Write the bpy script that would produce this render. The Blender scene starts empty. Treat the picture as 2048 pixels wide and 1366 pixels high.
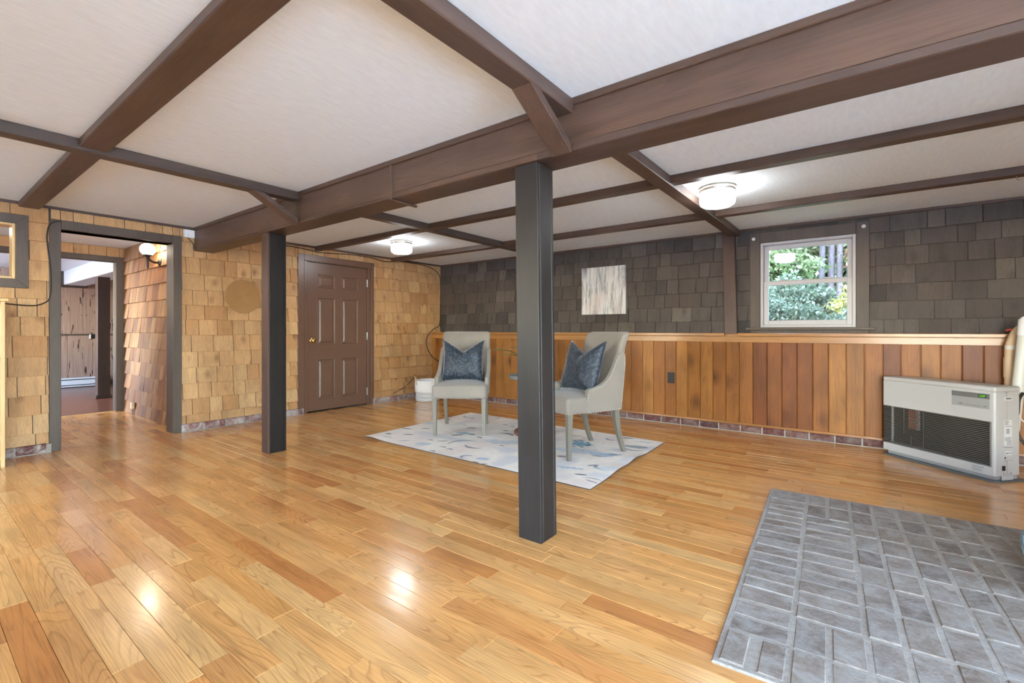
import bpy, bmesh, math, random
import numpy as np
from mathutils import Vector, Matrix
random.seed(7); rng = np.random.default_rng(7)
S = bpy.context.scene
COL = S.collection

# ------------------------------------------------------------------ camera
F_PX = 937.44; YAW = 37.178; CAM_H = 1.10
cam_d = bpy.data.cameras.new('camera'); cam = bpy.data.objects.new('camera', cam_d); COL.objects.link(cam)
cam.location = (0, 0, CAM_H); cam.rotation_euler = (math.radians(90), 0, math.radians(YAW))
cam_d.sensor_width = 36; cam_d.lens = F_PX / 2048 * 36; cam_d.shift_y = -22 / 2048
cam_d.clip_start = 0.02; cam_d.clip_end = 200
S.camera = cam
# ------------------------------------------------------------------ world, sun, exposure
SKY = 3.1
w = bpy.data.worlds.new('sky'); S.world = w; w.use_nodes = True
wn = w.node_tree.nodes; wl = w.node_tree.links
bgn = wn['Background']; sky = wn.new('ShaderNodeTexSky'); sky.sky_type = 'NISHITA'
sky.sun_disc = False; sky.sun_elevation = math.radians(42); sky.sun_rotation = math.radians(200)
sky.air_density = 1.0; sky.dust_density = 0.8; sky.ozone_density = 0.6
wl.new(sky.outputs[0], bgn.inputs[0]); bgn.inputs[1].default_value = SKY
vs = S.view_settings; vs.view_transform = 'Standard'; vs.look = 'None'; vs.gamma = 1.0; vs.use_curve_mapping = False
vs.exposure = 1.24
sun_d = bpy.data.lights.new('sun', 'SUN'); sun_d.energy = 7.5; sun_d.angle = math.radians(2); sun_d.color = (.60, .93, 1)
sun = bpy.data.objects.new('sun', sun_d); COL.objects.link(sun); sun.rotation_euler = Vector((.22, -.20, .95)).to_track_quat('Z', 'Y').to_euler()
LAMP_W = 15.0      # emission of the ceiling fixtures' glass
SCONCE_W = 28.0

# ------------------------------------------------------------------ dimensions
XL, YD, YW, CZ = -5.93, 5.755, 5.56, 2.23      # left wall, dark wall, wainscot face, ceiling
XR, YB = 2.6, -2.7                             # walls outside the picture
UPAX = Vector((0, 0, 1))
F = np.array([-math.sin(math.radians(YAW)), math.cos(math.radians(YAW)), 0]); R = np.array([math.cos(math.radians(YAW)), math.sin(math.radians(YAW)), 0])
def proj(p):
    p = np.array(p, float) - [0, 0, CAM_H]; z = p @ F
    return (1024 + F_PX * (p @ R) / z, 661 - F_PX * p[2] / z, z)

# ------------------------------------------------------------------ materials
def lin(r, g, b):
    f = lambda c: (c / 255 / 12.92) if c / 255 <= .04045 else ((c / 255 + .055) / 1.055) ** 2.4
    return (f(r), f(g), f(b), 1)
class NT:
    def __init__(s, name):
        s.m = bpy.data.materials.new(name); s.m.use_nodes = True
        s.n = s.m.node_tree.nodes; s.l = s.m.node_tree.links; s.p = s.n['Principled BSDF']; s.out = s.n['Material Output']
    def node(s, t, **k):
        o = s.n.new(t)
        for a, v in k.items(): setattr(o, a, v)
        return o
    def link(s, a, b): s.l.new(a, b)
    def coord(s, scale=(1, 1, 1), rnd=0.0, rot=(0, 0, 0)):
        tc = s.node('ShaderNodeTexCoord'); src = tc.outputs['Object']
        if rnd:
            at = s.node('ShaderNodeAttribute', attribute_name='rnd'); vm = s.node('ShaderNodeVectorMath', operation='MULTIPLY_ADD')
            s.link(at.outputs['Vector'], vm.inputs[0]); vm.inputs[1].default_value = (rnd,) * 3; s.link(src, vm.inputs[2]); src = vm.outputs[0]
        mp = s.node('ShaderNodeMapping'); mp.inputs['Scale'].default_value = scale; mp.inputs['Rotation'].default_value = rot
        s.link(src, mp.inputs['Vector']); return mp.outputs[0]
    def noise(s, vec, scale=1, detail=3, rough=.5, dist=0.0):
        o = s.node('ShaderNodeTexNoise'); s.link(vec, o.inputs['Vector'])
        o.inputs['Scale'].default_value = scale; o.inputs['Detail'].default_value = detail; o.inputs['Roughness'].default_value = rough; o.inputs['Distortion'].default_value = dist
        return o.outputs['Fac']
    def math(s, op, a, b=None, clamp=False):
        o = s.node('ShaderNodeMath', operation=op); o.use_clamp = clamp
        for i, v in enumerate((a, b)):
            if v is None: continue
            if isinstance(v, (int, float)): o.inputs[i].default_value = v
            else: s.link(v, o.inputs[i])
        return o.outputs[0]
    def ramp(s, fac, stops, interp='LINEAR'):
        o = s.node('ShaderNodeValToRGB'); s.link(fac, o.inputs[0]); cr = o.color_ramp; cr.interpolation = interp
        while len(cr.elements) < len(stops): cr.elements.new(.5)
        for e, (p, c) in zip(cr.elements, stops):
            e.position = p; e.color = c if not isinstance(c, (int, float)) else (c, c, c, 1)
        return o.outputs[0]
    def mix(s, fac, a, b, blend='MIX'):
        o = s.node('ShaderNodeMix', data_type='RGBA', blend_type=blend)
        for i, v in ((0, fac), (6, a), (7, b)):
            if isinstance(v, (int, float)): o.inputs[i].default_value = v
            elif isinstance(v, tuple): o.inputs[i].default_value = v
            else: s.link(v, o.inputs[i])
        return o.outputs[2]
    def rnd(s, ch=0):
        at = s.node('ShaderNodeAttribute', attribute_name='rnd'); sp = s.node('ShaderNodeSeparateXYZ'); s.link(at.outputs['Vector'], sp.inputs[0]); return sp.outputs[ch]
    def color(s, c): 
        if isinstance(c, tuple): s.p.inputs['Base Color'].default_value = c
        else: s.link(c, s.p.inputs['Base Color'])
    def rough(s, v):
        if isinstance(v, (int, float)): s.p.inputs['Roughness'].default_value = v
        else: s.link(v, s.p.inputs['Roughness'])
    def bump(s, h, strength=.3, dist=.005):
        o = s.node('ShaderNodeBump'); s.link(h, o.inputs['Height']); o.inputs['Strength'].default_value = strength; o.inputs['Distance'].default_value = dist
        s.link(o.outputs[0], s.p.inputs['Normal'])

def plain(name, rgb, rough=.5, metal=0, noise=0.0, nscale=20, bump=0.0, spec=.5, sheen=0):
    t = NT(name); t.rough(rough); t.p.inputs['Metallic'].default_value = metal; t.p.inputs['Specular IOR Level'].default_value = spec
    c = lin(*rgb)
    if sheen: t.p.inputs['Sheen Weight'].default_value = sheen
    if noise or bump:
        n = t.noise(t.coord(), nscale, 3)
        k = t.ramp(n, [(.25, tuple(x * (1 - noise) for x in c[:3]) + (1,)), (.75, tuple(min(1, x * (1 + noise)) for x in c[:3]) + (1,))])
        t.color(k)
        if bump: t.bump(n, bump, .004)
    else: t.color(c)
    return t.m

def wood(name, cols, along, rough=.45, grain=.35, knots=0.0, knotcol=(60, 35, 20), rnd=13.0, lines=0.0, linecol=(90, 55, 28), coarse=1.0, bump=.15, coat=0.0, lfreq=16.0, fine=True, spec=.5, kscale=5.0, piece=True, tint=0.35):
    """cols: list of sRGB stops picked per piece; along: axis 0/1/2 of the grain"""
    t = NT(name)
    sc = [14 * coarse] * 3; sc[along] = 1.1 * coarse
    v = t.coord(tuple(sc), rnd)
    n1 = t.noise(v, 1.0, 4, .55, .4)
    base = t.ramp(t.rnd(0) if piece else n1, [(i / (len(cols) - 1), lin(*c)) for i, c in enumerate(cols)])
    sh = t.ramp(n1, [(.25, 1 - grain), (.5, 1.0), (.8, 1 + grain * .4)])
    c = t.mix(1.0, base, sh, 'MULTIPLY')
    if tint:
        n0 = t.noise(t.coord((1, 1, 1), rnd * .7), 2.2, 2)
        c = t.mix(1.0, c, t.ramp(n0, [(.3, 1 - tint * .45), (.7, 1 + tint * .3)]), 'MULTIPLY')
    if lines:
        sl = [7.5 * coarse] * 3; sl[along] = .75 * coarse
        n2 = t.noise(t.coord(tuple(sl), rnd), 1.0, 1.0, .4)
        fr = t.math('FRACT', t.math('MULTIPLY', n2, lfreq))
        ln = t.ramp(fr, [(0, 0), (.66, .04), (.88, .8), (.94, 1.0), (1.0, 0)])
        ln = t.math('MULTIPLY', ln, t.ramp(t.noise(t.coord((2.2, 2.2, 2.2), rnd), 3.0, 3), [(.35, .35), (.65, 1.0)]))
        c = t.mix(t.math('MULTIPLY', ln, lines), c, lin(*linecol))
    if fine:
        sf = [150] * 3; sf[along] = 5
        nf = t.noise(t.coord(tuple(sf), rnd), 1.0, 2, .6)
        c = t.mix(1.0, c, t.ramp(nf, [(.3, .82), (.6, 1.04)]), 'MULTIPLY')
    if knots:
        sk = [kscale] * 3; sk[along] = kscale * .62
        vo = t.node('ShaderNodeTexVoronoi'); t.link(t.coord(tuple(sk), rnd), vo.inputs['Vector']); vo.inputs['Scale'].default_value = 1; vo.inputs['Randomness'].default_value = 1
        d = vo.outputs['Distance']
        kk = t.ramp(t.math('ADD', d, t.math('MULTIPLY', n1, .12)), [(.06, 1.0), (.17, .55), (.34, 0.0)])
        c = t.mix(t.math('MULTIPLY', kk, knots), c, lin(*knotcol))
    t.color(c); t.rough(rough); t.p.inputs['Specular IOR Level'].default_value = spec
    if coat: t.p.inputs['Coat Weight'].default_value = coat; t.p.inputs['Coat Roughness'].default_value = .13
    if bump: t.bump(n1, bump, .004)
    return t.m

M = {}
M['oak'] = wood('oak_plank', [(198, 130, 70), (218, 156, 90), (226, 168, 102), (218, 156, 88), (230, 179, 114), (210, 144, 78)], 0, rough=.23, grain=.24, lines=.5, linecol=(138, 82, 40), lfreq=30, bump=.03, coat=.45, tint=.3)
M['laminate'] = wood('dark_laminate', [(120, 78, 62), (138, 92, 74), (104, 66, 54)], 1, rough=.25, grain=.35, bump=.03)
M['cedar'] = wood('cedar_shingle', [(194, 150, 102), (202, 159, 110), (188, 140, 90), (206, 167, 118), (196, 153, 104), (184, 136, 87)], 2, rough=.62, grain=.22, knots=.8, knotcol=(112, 64, 32), kscale=6.5, lines=.28, linecol=(150, 100, 58), lfreq=20, tint=.3)
M['shake'] = wood('aged_cedar_shake', [(142, 92, 54), (164, 118, 74), (124, 78, 46), (172, 128, 84), (134, 86, 50)], 2, rough=.62, grain=.55, lines=.15, linecol=(96, 60, 36), lfreq=14, tint=.6)
M['dark_shingle'] = wood('dark_stained_shingle', [(66, 59, 55), (88, 80, 73), (78, 68, 62), (62, 56, 53), (100, 91, 82), (76, 69, 65), (84, 74, 67)], 2, rough=.66, grain=.3, knots=.6, knotcol=(42, 36, 33), kscale=6.0, lines=.25, linecol=(54, 47, 42), lfreq=18, tint=.3)
M['pine'] = wood('knotty_pine_board', [(140, 84, 37), (152, 97, 45), (116, 64, 30), (160, 108, 52), (142, 88, 40), (148, 92, 39)], 2, rough=.42, spec=.28, grain=.25, knots=.85, knotcol=(66, 32, 16), kscale=3.6, lines=.4, linecol=(112, 60, 26), lfreq=13, tint=.45)
M['pine_rail'] = wood('pine_rail', [(168, 118, 62), (156, 104, 52)], 0, rough=.32, grain=.25, lines=.25, linecol=(150, 92, 46), coat=.15)
M['pine_light'] = wood('light_pine', [(214, 176, 116), (222, 186, 130)], 2, rough=.4, grain=.2, lines=.2, linecol=(180, 130, 74))
M['beam_x'] = wood('stained_beam_x', [(82, 62, 50), (94, 70, 55), (78, 61, 53)], 0, rough=.42, grain=.35, knots=.45, knotcol=(44, 32, 30), kscale=2.6, lines=.25, linecol=(58, 38, 32), lfreq=12, tint=.4)
M['beam_y'] = wood('stained_beam_y', [(82, 62, 52), (90, 69, 58), (78, 64, 56)], 1, rough=.42, grain=.35, knots=.3, knotcol=(44, 32, 30), kscale=2.6, lines=.25, linecol=(58, 38, 32), lfreq=12, tint=.4)
M['beam_z'] = wood('stained_trim_z', [(86, 66, 58), (80, 62, 54)], 2, rough=.42, grain=.3, lines=.2, linecol=(58, 44, 38), lfreq=10, tint=.3)
M['post'] = wood('dark_stained_post', [(38, 35, 33), (42, 38, 36)], 2, rough=.42, spec=.28, grain=.3, knots=.2, knotcol=(56, 52, 50), kscale=3.4, lines=.2, linecol=(28, 26, 25), lfreq=10, tint=.3)
M['casing'] = wood('weathered_brown_casing', [(80, 67, 58), (86, 73, 62)], 2, rough=.5, grain=.25, lines=.15, linecol=(66, 54, 46), tint=.2)
M['door_paint'] = plain('brown_door_paint', (106, 79, 64), .32, noise=.04, nscale=6, bump=.02)
M['ceiling'] = None
t = NT('textured_white_plaster'); n = t.noise(t.coord((1, 1, 1)), 26, 5, .6); n2 = t.noise(t.coord((5, 1.2, 1), rot=(0, 0, .5)), 9, 3)
t.color(t.ramp(n2, [(.3, lin(226, 233, 235)), (.7, lin(233, 240, 242))])); t.rough(.8); t.bump(t.math('ADD', n, n2), .08, .01); M['ceiling'] = t.m
M['white_paint'] = plain('white_paint', (226, 226, 228), .6)
M['plain_wall'] = plain('cream_wall', (214, 202, 184), .7, noise=.05, nscale=3)
def brickmat(name, cols, wash, washamt):
    t = NT(name); v = t.coord((1, 1, 1), 9)
    base = t.ramp(t.rnd(0), [(i / (len(cols) - 1), lin(*c)) for i, c in enumerate(cols)])
    n = t.noise(v, 55, 7, .75); n2 = t.noise(v, 9, 6, .7, .6)
    c = t.mix(1.0, base, t.ramp(n, [(.3, .68), (.7, 1.25)]), 'MULTIPLY')
    c = t.mix(t.math('MULTIPLY', t.ramp(n2, [(.42, 0), (.66, 1)]), washamt), c, lin(*wash))
    t.color(c); t.rough(.9); t.p.inputs['Specular IOR Level'].default_value = .12; t.bump(t.math('ADD', n, n2), .6, .006); return t.m
M['hearth_brick'] = brickmat('whitewashed_hearth_brick', [(128, 116, 106), (140, 129, 119), (118, 107, 99), (144, 134, 125), (124, 110, 98)], (168, 164, 158), .75)
M['base_brick'] = brickmat('red_base_brick', [(122, 78, 74), (146, 104, 94), (96, 62, 62), (158, 132, 124)], (196, 190, 184), .85)
M['base_brick_dark'] = brickmat('dark_red_base_brick', [(96, 58, 54), (112, 72, 64), (78, 48, 48), (124, 92, 84)], (170, 160, 152), .45)
M['mortar'] = brickmat('grey_mortar', [(158, 151, 142), (158, 151, 142)], (174, 167, 158), .6)
def fabric(name, rgb, sheen=.2, weave=420, amt=.12, rough=.9):
    t = NT(name); c = lin(*rgb)
    a = t.noise(t.coord((1, 1, .22)), weave, 2); b = t.noise(t.coord((.22, .22, 1)), weave, 2); l = t.noise(t.coord(), 6, 3)
    h = t.math('ADD', a, b)
    k = t.ramp(t.math('MULTIPLY', h, .5), [(.35, tuple(x * (1 - amt) for x in c[:3]) + (1,)), (.65, tuple(min(1, x * (1 + amt)) for x in c[:3]) + (1,))])
    k = t.mix(1.0, k, t.ramp(l, [(.3, .94), (.7, 1.05)]), 'MULTIPLY')
    t.color(k); t.rough(rough); t.p.inputs['Sheen Weight'].default_value = sheen; t.bump(h, .2, .002); return t.m
M['linen'] = fabric('greige_linen', (134, 124, 113))
t = NT('blue_embossed_velvet'); vo = t.node('ShaderNodeTexVoronoi'); t.link(t.coord((52, 20, 38)), vo.inputs['Vector']); vo.inputs['Scale'].default_value = 1
n = t.noise(t.coord(), 9, 3)
c = t.ramp(vo.outputs['Distance'], [(.05, lin(76, 86, 98)), (.3, lin(50, 60, 72)), (.7, lin(30, 38, 48))])
t.color(t.mix(1.0, c, t.ramp(n, [(.3, .75), (.7, 1.2)]), 'MULTIPLY')); t.rough(.5); t.p.inputs['Sheen Weight'].default_value = .6; t.p.inputs['Sheen Roughness'].default_value = .35
t.bump(t.math('SUBTRACT', 1.0, vo.outputs['Distance']), .6, .006); M['velvet'] = t.m
M['leg_wash'] = wood('grey_washed_leg', [(122, 115, 102), (114, 108, 96)], 2, rough=.5, grain=.15, tint=.15)
M['nail'] = plain('pewter_nail', (214, 208, 196), .3, .7)
M['brass'] = plain('polished_brass', (222, 182, 104), .18, 1)
M['steel'] = plain('brushed_steel', (180, 180, 178), .35, 1)
M['black'] = plain('black_plastic', (26, 25, 25), .4)
M['cable'] = plain('black_cable', (34, 30, 28), .5)
M['white_plastic'] = plain('white_plastic', (232, 232, 230), .35)
M['vinyl'] = plain('white_vinyl', (184, 183, 186), .4)
M['heater_white'] = plain('heater_white_enamel', (182, 181, 178), .3)
M['heater_grey'] = plain('heater_grey_panel', (150, 150, 148), .4)
M['heater_band'] = plain('heater_dark_band', (106, 105, 104), .4)
M['heater_slat'] = plain('heater_louvre', (124, 121, 116), .4, .3)
M['heater_dark'] = plain('heater_interior', (18, 17, 16), .6)
M['heater_tray'] = plain('heater_tray', (92, 96, 96), .4)
M['copper'] = plain('copper_burner', (188, 112, 70), .35, .8)
M['ink'] = plain('grey_ink', (86, 88, 90), .6)
M['decal'] = plain('pale_decal', (206, 206, 204), .5)
t = NT('green_led'); t.p.inputs['Emission Color'].default_value = (.25, 1, .05, 1); t.p.inputs['Emission Strength'].default_value = .45; t.color(lin(60, 140, 20)); M['led'] = t.m
M['bracket_black'] = plain('dark_iron', (46, 40, 38), .45, .3)
M['beige_pvc'] = plain('beige_tube', (206, 180, 146), .45)
M['grey_pvc'] = plain('pale_grey_pipe', (206, 206, 196), .4)
M['red'] = plain('red_plastic', (190, 70, 50), .5)
M['rope'] = plain('natural_rope', (196, 172, 128), .85, noise=.2, nscale=120, bump=.4)
M['cotton'] = plain('white_cotton_rope', (232, 230, 226), .9, noise=.08, nscale=90, bump=.3)
M['stripe'] = plain('dark_rope_stripe', (120, 112, 110), .9)
M['tray_grey'] = plain('grey_metal_tray', (132, 134, 134), .4, .4)
M['brown_wood'] = wood('brown_table_wood', [(128, 84, 66), (120, 80, 62)], 2, rough=.4, grain=.2)
M['leaf_house'] = plain('houseplant_leaf', (70, 112, 78), .4, noise=.25, nscale=30)
M['pot'] = plain('white_ceramic_pot', (224, 222, 216), .3)
M['soil'] = plain('soil', (60, 46, 36), .9)
M['pouf'] = plain('teal_chunky_knit', (120, 146, 156), .9, noise=.15, nscale=60, bump=.3, sheen=.3)
M['woven'] = plain('woven_seagrass', (182, 142, 94), .85, noise=.18, nscale=160, bump=.4)
def emis(name, rgb, s):
    t = NT(name); t.color((.9, .9, .9, 1)); n = t.noise(t.coord((2, 2, 9), rot=(.2, .1, 0)), 7, 2, .5, 1.2)
    t.p.inputs['Emission Color'].default_value = rgb; t.link(t.math('MULTIPLY', t.ramp(n, [(.35, .8), (.6, 1.0)]), s), t.p.inputs['Emission Strength']); t.rough(.25); return t.m
M['lamp_glass'] = emis('alabaster_lamp_glass', (.92, .96, 1.0, 1), LAMP_W)
M['globe'] = emis('sconce_globe_glass', (1.0, .86, .66, 1), SCONCE_W)
M['lamp_ring'] = plain('satin_nickel', (196, 188, 176), .3, .9)
t = NT('window_glass'); tr = t.node('ShaderNodeBsdfTransparent'); gl = t.node('ShaderNodeBsdfGlossy'); gl.inputs['Roughness'].default_value = .01
fr = t.node('ShaderNodeFresnel'); fr.inputs[0].default_value = 1.5; mx = t.node('ShaderNodeMixShader'); t.link(fr.outputs[0], mx.inputs[0]); t.link(tr.outputs[0], mx.inputs[1]); t.link(gl.outputs[0], mx.inputs[2]); t.link(mx.outputs[0], t.out.inputs[0]); M['glass'] = t.m
# pecky cypress panelling of the far room
t = NT('pecky_cypress_panel'); n = t.noise(t.coord((9, 26, 4.2)), 1, 2, .5, .3); g = t.noise(t.coord((30, 60, 2)), 1, 3)
c = t.ramp(g, [(.3, lin(150, 120, 104)), (.7, lin(176, 146, 128))]); c = t.mix(t.ramp(n, [(.635, 0), (.67, 1)]), c, lin(58, 36, 30)); t.color(c); t.rough(.6); M['pecky'] = t.m
# abstract canvas: pale with vertical grey, rose and blue streaks
t = NT('abstract_canvas'); n1 = t.noise(t.coord((17, 1, 2.2)), 1, 5, .7, .3); n2 = t.noise(t.coord((46, 1, 6)), 1, 4, .7); n3 = t.noise(t.coord((4, 1, 3)), 1, 2)
c = t.ramp(n1, [(.36, lin(110, 112, 116)), (.46, lin(176, 178, 178)), (.56, lin(214, 214, 210)), (.75, lin(228, 226, 222))])
c = t.mix(t.math('MULTIPLY', t.ramp(n3, [(.52, 0), (.62, 1)]), .35), c, lin(206, 182, 178)); c = t.mix(t.math('MULTIPLY', t.ramp(n3, [(.3, 1), (.42, 0)]), .35), c, lin(172, 190, 206))
c = t.mix(t.math('MULTIPLY', t.ramp(n2, [(.62, 0), (.7, 1)]), .45), c, lin(76, 80, 88)); t.color(c); t.rough(.7); t.bump(n2, .4, .004); M['canvas'] = t.m
t = NT('printed_rug'); at = t.node('ShaderNodeAttribute', attribute_name='print'); n = t.noise(t.coord(), 160, 2)
t.color(t.mix(1.0, at.outputs['Color'], t.ramp(n, [(.3, .93), (.7, 1.05)]), 'MULTIPLY')); t.rough(.95); t.bump(n, .3, .003); M['rug'] = t.m
M['rug_back'] = plain('dark_rug_backing', (74, 62, 56), .95)
def leafmat(name, cols):
    t = NT(name); base = t.ramp(t.rnd(0), [(i / (len(cols) - 1), lin(*c)) for i, c in enumerate(cols)])
    t.color(base); t.rough(.6); t.p.inputs['Transmission Weight'].default_value = 0
    tl = t.node('ShaderNodeBsdfTranslucent'); t.link(base, tl.inputs[0]); mx = t.node('ShaderNodeMixShader'); mx.inputs[0].default_value = .4
    t.link(t.p.outputs[0], mx.inputs[1]); t.link(tl.outputs[0], mx.inputs[2]); t.link(mx.outputs[0], t.out.inputs[0]); return t.m
M['leaf_green'] = leafmat('green_leaves', [(51, 69, 40), (72, 89, 53), (61, 78, 49), (83, 97, 61), (51, 69, 46)])
M['leaf_blue'] = leafmat('blue_green_leaves', [(53, 66, 52), (67, 81, 64), (58, 72, 55), (45, 56, 46)])
M['leaf_yellow'] = leafmat('yellow_green_leaves', [(109, 106, 47), (122, 115, 53), (94, 106, 55), (126, 109, 58)])
M['leaf_red'] = leafmat('rusty_autumn_leaves', [(99, 67, 62), (85, 59, 62), (110, 87, 62), (78, 89, 58), (104, 72, 58)])
M['bark'] = plain('grey_bark', (70, 66, 72), .9, noise=.35, nscale=14, bump=.5)
M['ground'] = plain('leafy_ground', (62, 74, 50), .95, noise=.4, nscale=5)

# ------------------------------------------------------------------ mesh helpers
def mesh(name, verts, faces, rnd=None, smooth=False):
    me = bpy.data.meshes.new(name); me.from_pydata([tuple(v) for v in verts], [], faces); 
    if rnd is not None:
        a = me.attributes.new('rnd', 'FLOAT_VECTOR', 'POINT'); r = np.asarray(rnd, np.float32)
        if r.ndim == 1: r = np.tile(r, (len(verts), 1))
        a.data.foreach_set('vector', r.ravel())
    if smooth: me.polygons.foreach_set('use_smooth', [True] * len(me.polygons))
    me.update(); return me
def put(name, me, mat, parent=None, loc=(0, 0, 0), rot=(0, 0, 0)):
    o = bpy.data.objects.new(name, me); COL.objects.link(o); o.location = loc; o.rotation_euler = rot
    if mat is not None: me.materials.clear(); me.materials.append(M[mat] if isinstance(mat, str) else mat)
    if parent is not None: o.parent = parent
    return o
def empty(name, loc=(0, 0, 0), rz=0.0, label=None, cat=None, group=None):
    o = bpy.data.objects.new(name, None); COL.objects.link(o); o.location = loc; o.rotation_euler = (0, 0, rz); o.empty_display_size = .05
    if label: tag(o, label, cat, group)
    return o
def tag(o, label, cat, group=None):
    o['label'] = label; o['category'] = cat
    if group: o['group'] = group
    return o
def struct(o, label=None):
    o['kind'] = 'structure'
    if label: o['label'] = label
    return o
def r3(): return (random.random(), random.random(), random.random())
class MB:
    """collects shapes into one mesh"""
    def __init__(s): s.v = []; s.f = []; s.r = []
    def add(s, v, f, rnd=(0.5, .5, .5)):
        b = len(s.v); s.v += [tuple(p) for p in v]; s.f += [tuple(i + b for i in q) for q in f]; s.r += [rnd] * len(v); return s
    def box(s, x0, x1, y0, y1, z0, z1, rnd=(.5, .5, .5)):
        v = [(x0, y0, z0), (x1, y0, z0), (x1, y1, z0), (x0, y1, z0), (x0, y0, z1), (x1, y0, z1), (x1, y1, z1), (x0, y1, z1)]
        return s.add(v, [(3, 2, 1, 0), (4, 5, 6, 7), (0, 1, 5, 4), (1, 2, 6, 5), (2, 3, 7, 6), (3, 0, 4, 7)], rnd)
    def tube(s, pts, r, n=10, caps=True, rnd=(.5, .5, .5)):
        P = [Vector(p) for p in pts]; m = len(P); rs = r if isinstance(r, (list, tuple)) else [r] * m
        rings = []; up = Vector((0, 0, 1))
        for i in range(m):
            d = (P[min(i + 1, m - 1)] - P[max(i - 1, 0)]).normalized()
            if abs(d.dot(up)) > .95: a = d.cross(Vector((1, 0, 0))).normalized() if i == 0 else (pa - d * pa.dot(d)).normalized()
            else: a = d.cross(up).normalized() if i == 0 else (pa - d * pa.dot(d)).normalized()
            pa = a; b = d.cross(a)
            rings.append([P[i] + (a * math.cos(2 * math.pi * k / n) + b * math.sin(2 * math.pi * k / n)) * rs[i] for k in range(n)])
        v = [p for g in rings for p in g]; f = []
        for i in range(m - 1):
            for k in range(n): f.append((i * n + k, i * n + (k + 1) % n, (i + 1) * n + (k + 1) % n, (i + 1) * n + k))
        if caps: f.append(tuple(range(n - 1, -1, -1))); f.append(tuple((m - 1) * n + k for k in range(n)))
        return s.add(v, f, rnd)
    def lathe(s, prof, n=32, c=(0, 0, 0), close=True, rnd=(.5, .5, .5)):
        v = []; f = []; m = len(prof)
        for r, z in prof:
            for k in range(n):
                a = 2 * math.pi * k / n; v.append((c[0] + r * math.cos(a), c[1] + r * math.sin(a), c[2] + z))
        for i in range(m - 1):
            for k in range(n): f.append((i * n + k, i * n + (k + 1) % n, (i + 1) * n + (k + 1) % n, (i + 1) * n + k))
        if close:
            if prof[0][0] > 1e-5: f.append(tuple(range(n - 1, -1, -1)))
            if prof[-1][0] > 1e-5: f.append(tuple((m - 1) * n + k for k in range(n)))
        return s.add(v, f, rnd)
    def prism(s, poly, d, rnd=(.5, .5, .5)):
        """poly: list of 3D points (planar), extruded by vector d"""
        n = len(poly); d = Vector(d); v = [Vector(p) for p in poly] + [Vector(p) + d for p in poly]
        f = [tuple(range(n - 1, -1, -1)), tuple(range(n, 2 * n))] + [(i, (i + 1) % n, n + (i + 1) % n, n + i) for i in range(n)]
        return s.add(v, f, rnd)
    def build(s, name, mat, parent=None, smooth=False, bevel=0, seg=2, angle=30, loc=(0, 0, 0), rot=(0, 0, 0), recalc=True):
        me = mesh(name, s.v, s.f, s.r, False)
        if bevel or recalc:
            bm = bmesh.new(); bm.from_mesh(me); bmesh.ops.recalc_face_normals(bm, faces=bm.faces)
            if bevel:
                ed = [e for e in bm.edges if len(e.link_faces) == 2 and e.calc_face_angle(0) > math.radians(angle)]
                bmesh.ops.bevel(bm, geom=ed, offset=bevel, segments=seg, profile=.6, affect='EDGES', clamp_overlap=True)
            bm.to_mesh(me); bm.free()
        if smooth:
            me.polygons.foreach_set('use_smooth', [True] * len(me.polygons))
            me.set_sharp_from_angle(angle=math.radians(50))
        return put(name, me, mat, parent, loc, rot)
def box(name, b, mat, parent=None, bevel=.002, rnd=None, seg=1, smooth=False, loc=(0, 0, 0), rot=(0, 0, 0)):
    return MB().box(*b, rnd=rnd or r3()).build(name, mat, parent, bevel=bevel, seg=seg, smooth=smooth, loc=loc, rot=rot)
class Fr:
    """local frame on a surface: u along, v across, n out of it"""
    def __init__(s, o, u, v, n): s.o = Vector(o); s.u = Vector(u); s.v = Vector(v); s.n = Vector(n)
    def p(s, a, b, c): return s.o + s.u * a + s.v * b + s.n * c
SLABF = [(0, 1, 5, 4), (1, 2, 6, 5), (2, 3, 7, 6), (3, 0, 4, 7), (4, 5, 9, 8), (5, 6, 10, 9), (6, 7, 11, 10), (7, 4, 8, 11), (8, 9, 10, 11)]
def slab(fr, u0, u1, v0, v1, n0, n1, b, jit=None):
    q = [(u0, v0), (u1, v0), (u1, v1), (u0, v1)]; q2 = [(u0 + b, v0 + b), (u1 - b, v0 + b), (u1 - b, v1 - b), (u0 + b, v1 - b)]
    j = jit or (0, 0, 0, 0)
    return [fr.p(a, c, n0) for a, c in q] + [fr.p(a, c, n1 - b + j[i]) for i, (a, c) in enumerate(q)] + [fr.p(a, c, n1 + j[i]) for i, (a, c) in enumerate(q2)]
def fixed_faces(verts, faces, n):
    a, b, c = (verts[i] for i in faces[-1][:3])
    return [tuple(reversed(f)) for f in faces] if (b - a).cross(c - b).dot(n) < 0 else faces
def area_px(pts):
    q = [proj(p) for p in pts]
    if min(a[2] for a in q) < .05: 
        return 0.0
    xs = [min(max(a[0], 0), 2048) for a in q]; ys = [min(max(a[1], 0), 1366) for a in q]
    return abs(sum(xs[i] * ys[(i + 1) % len(q)] - xs[(i + 1) % len(q)] * ys[i] for i in range(len(q)))) / 2
def pieces(items, name, mat, parent, cap=300, stuff=None):
    """items: (verts, faces, rnd, size); the largest in view become parts, the rest one part of kind stuff"""
    items = sorted(items, key=lambda i: -i[3]); k = 0
    big = [i for i in items if i[3] > 0][:cap]; rest = items[len(big):]
    for v, f, r, _ in big: put(name, mesh(name, v, f, r), mat, parent)
    if rest:
        m = MB()
        for v, f, r, _ in rest: m.add(v, f, r)
        o = m.build(stuff or name + '_field', mat, parent, recalc=False); o['kind'] = 'stuff'
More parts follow.
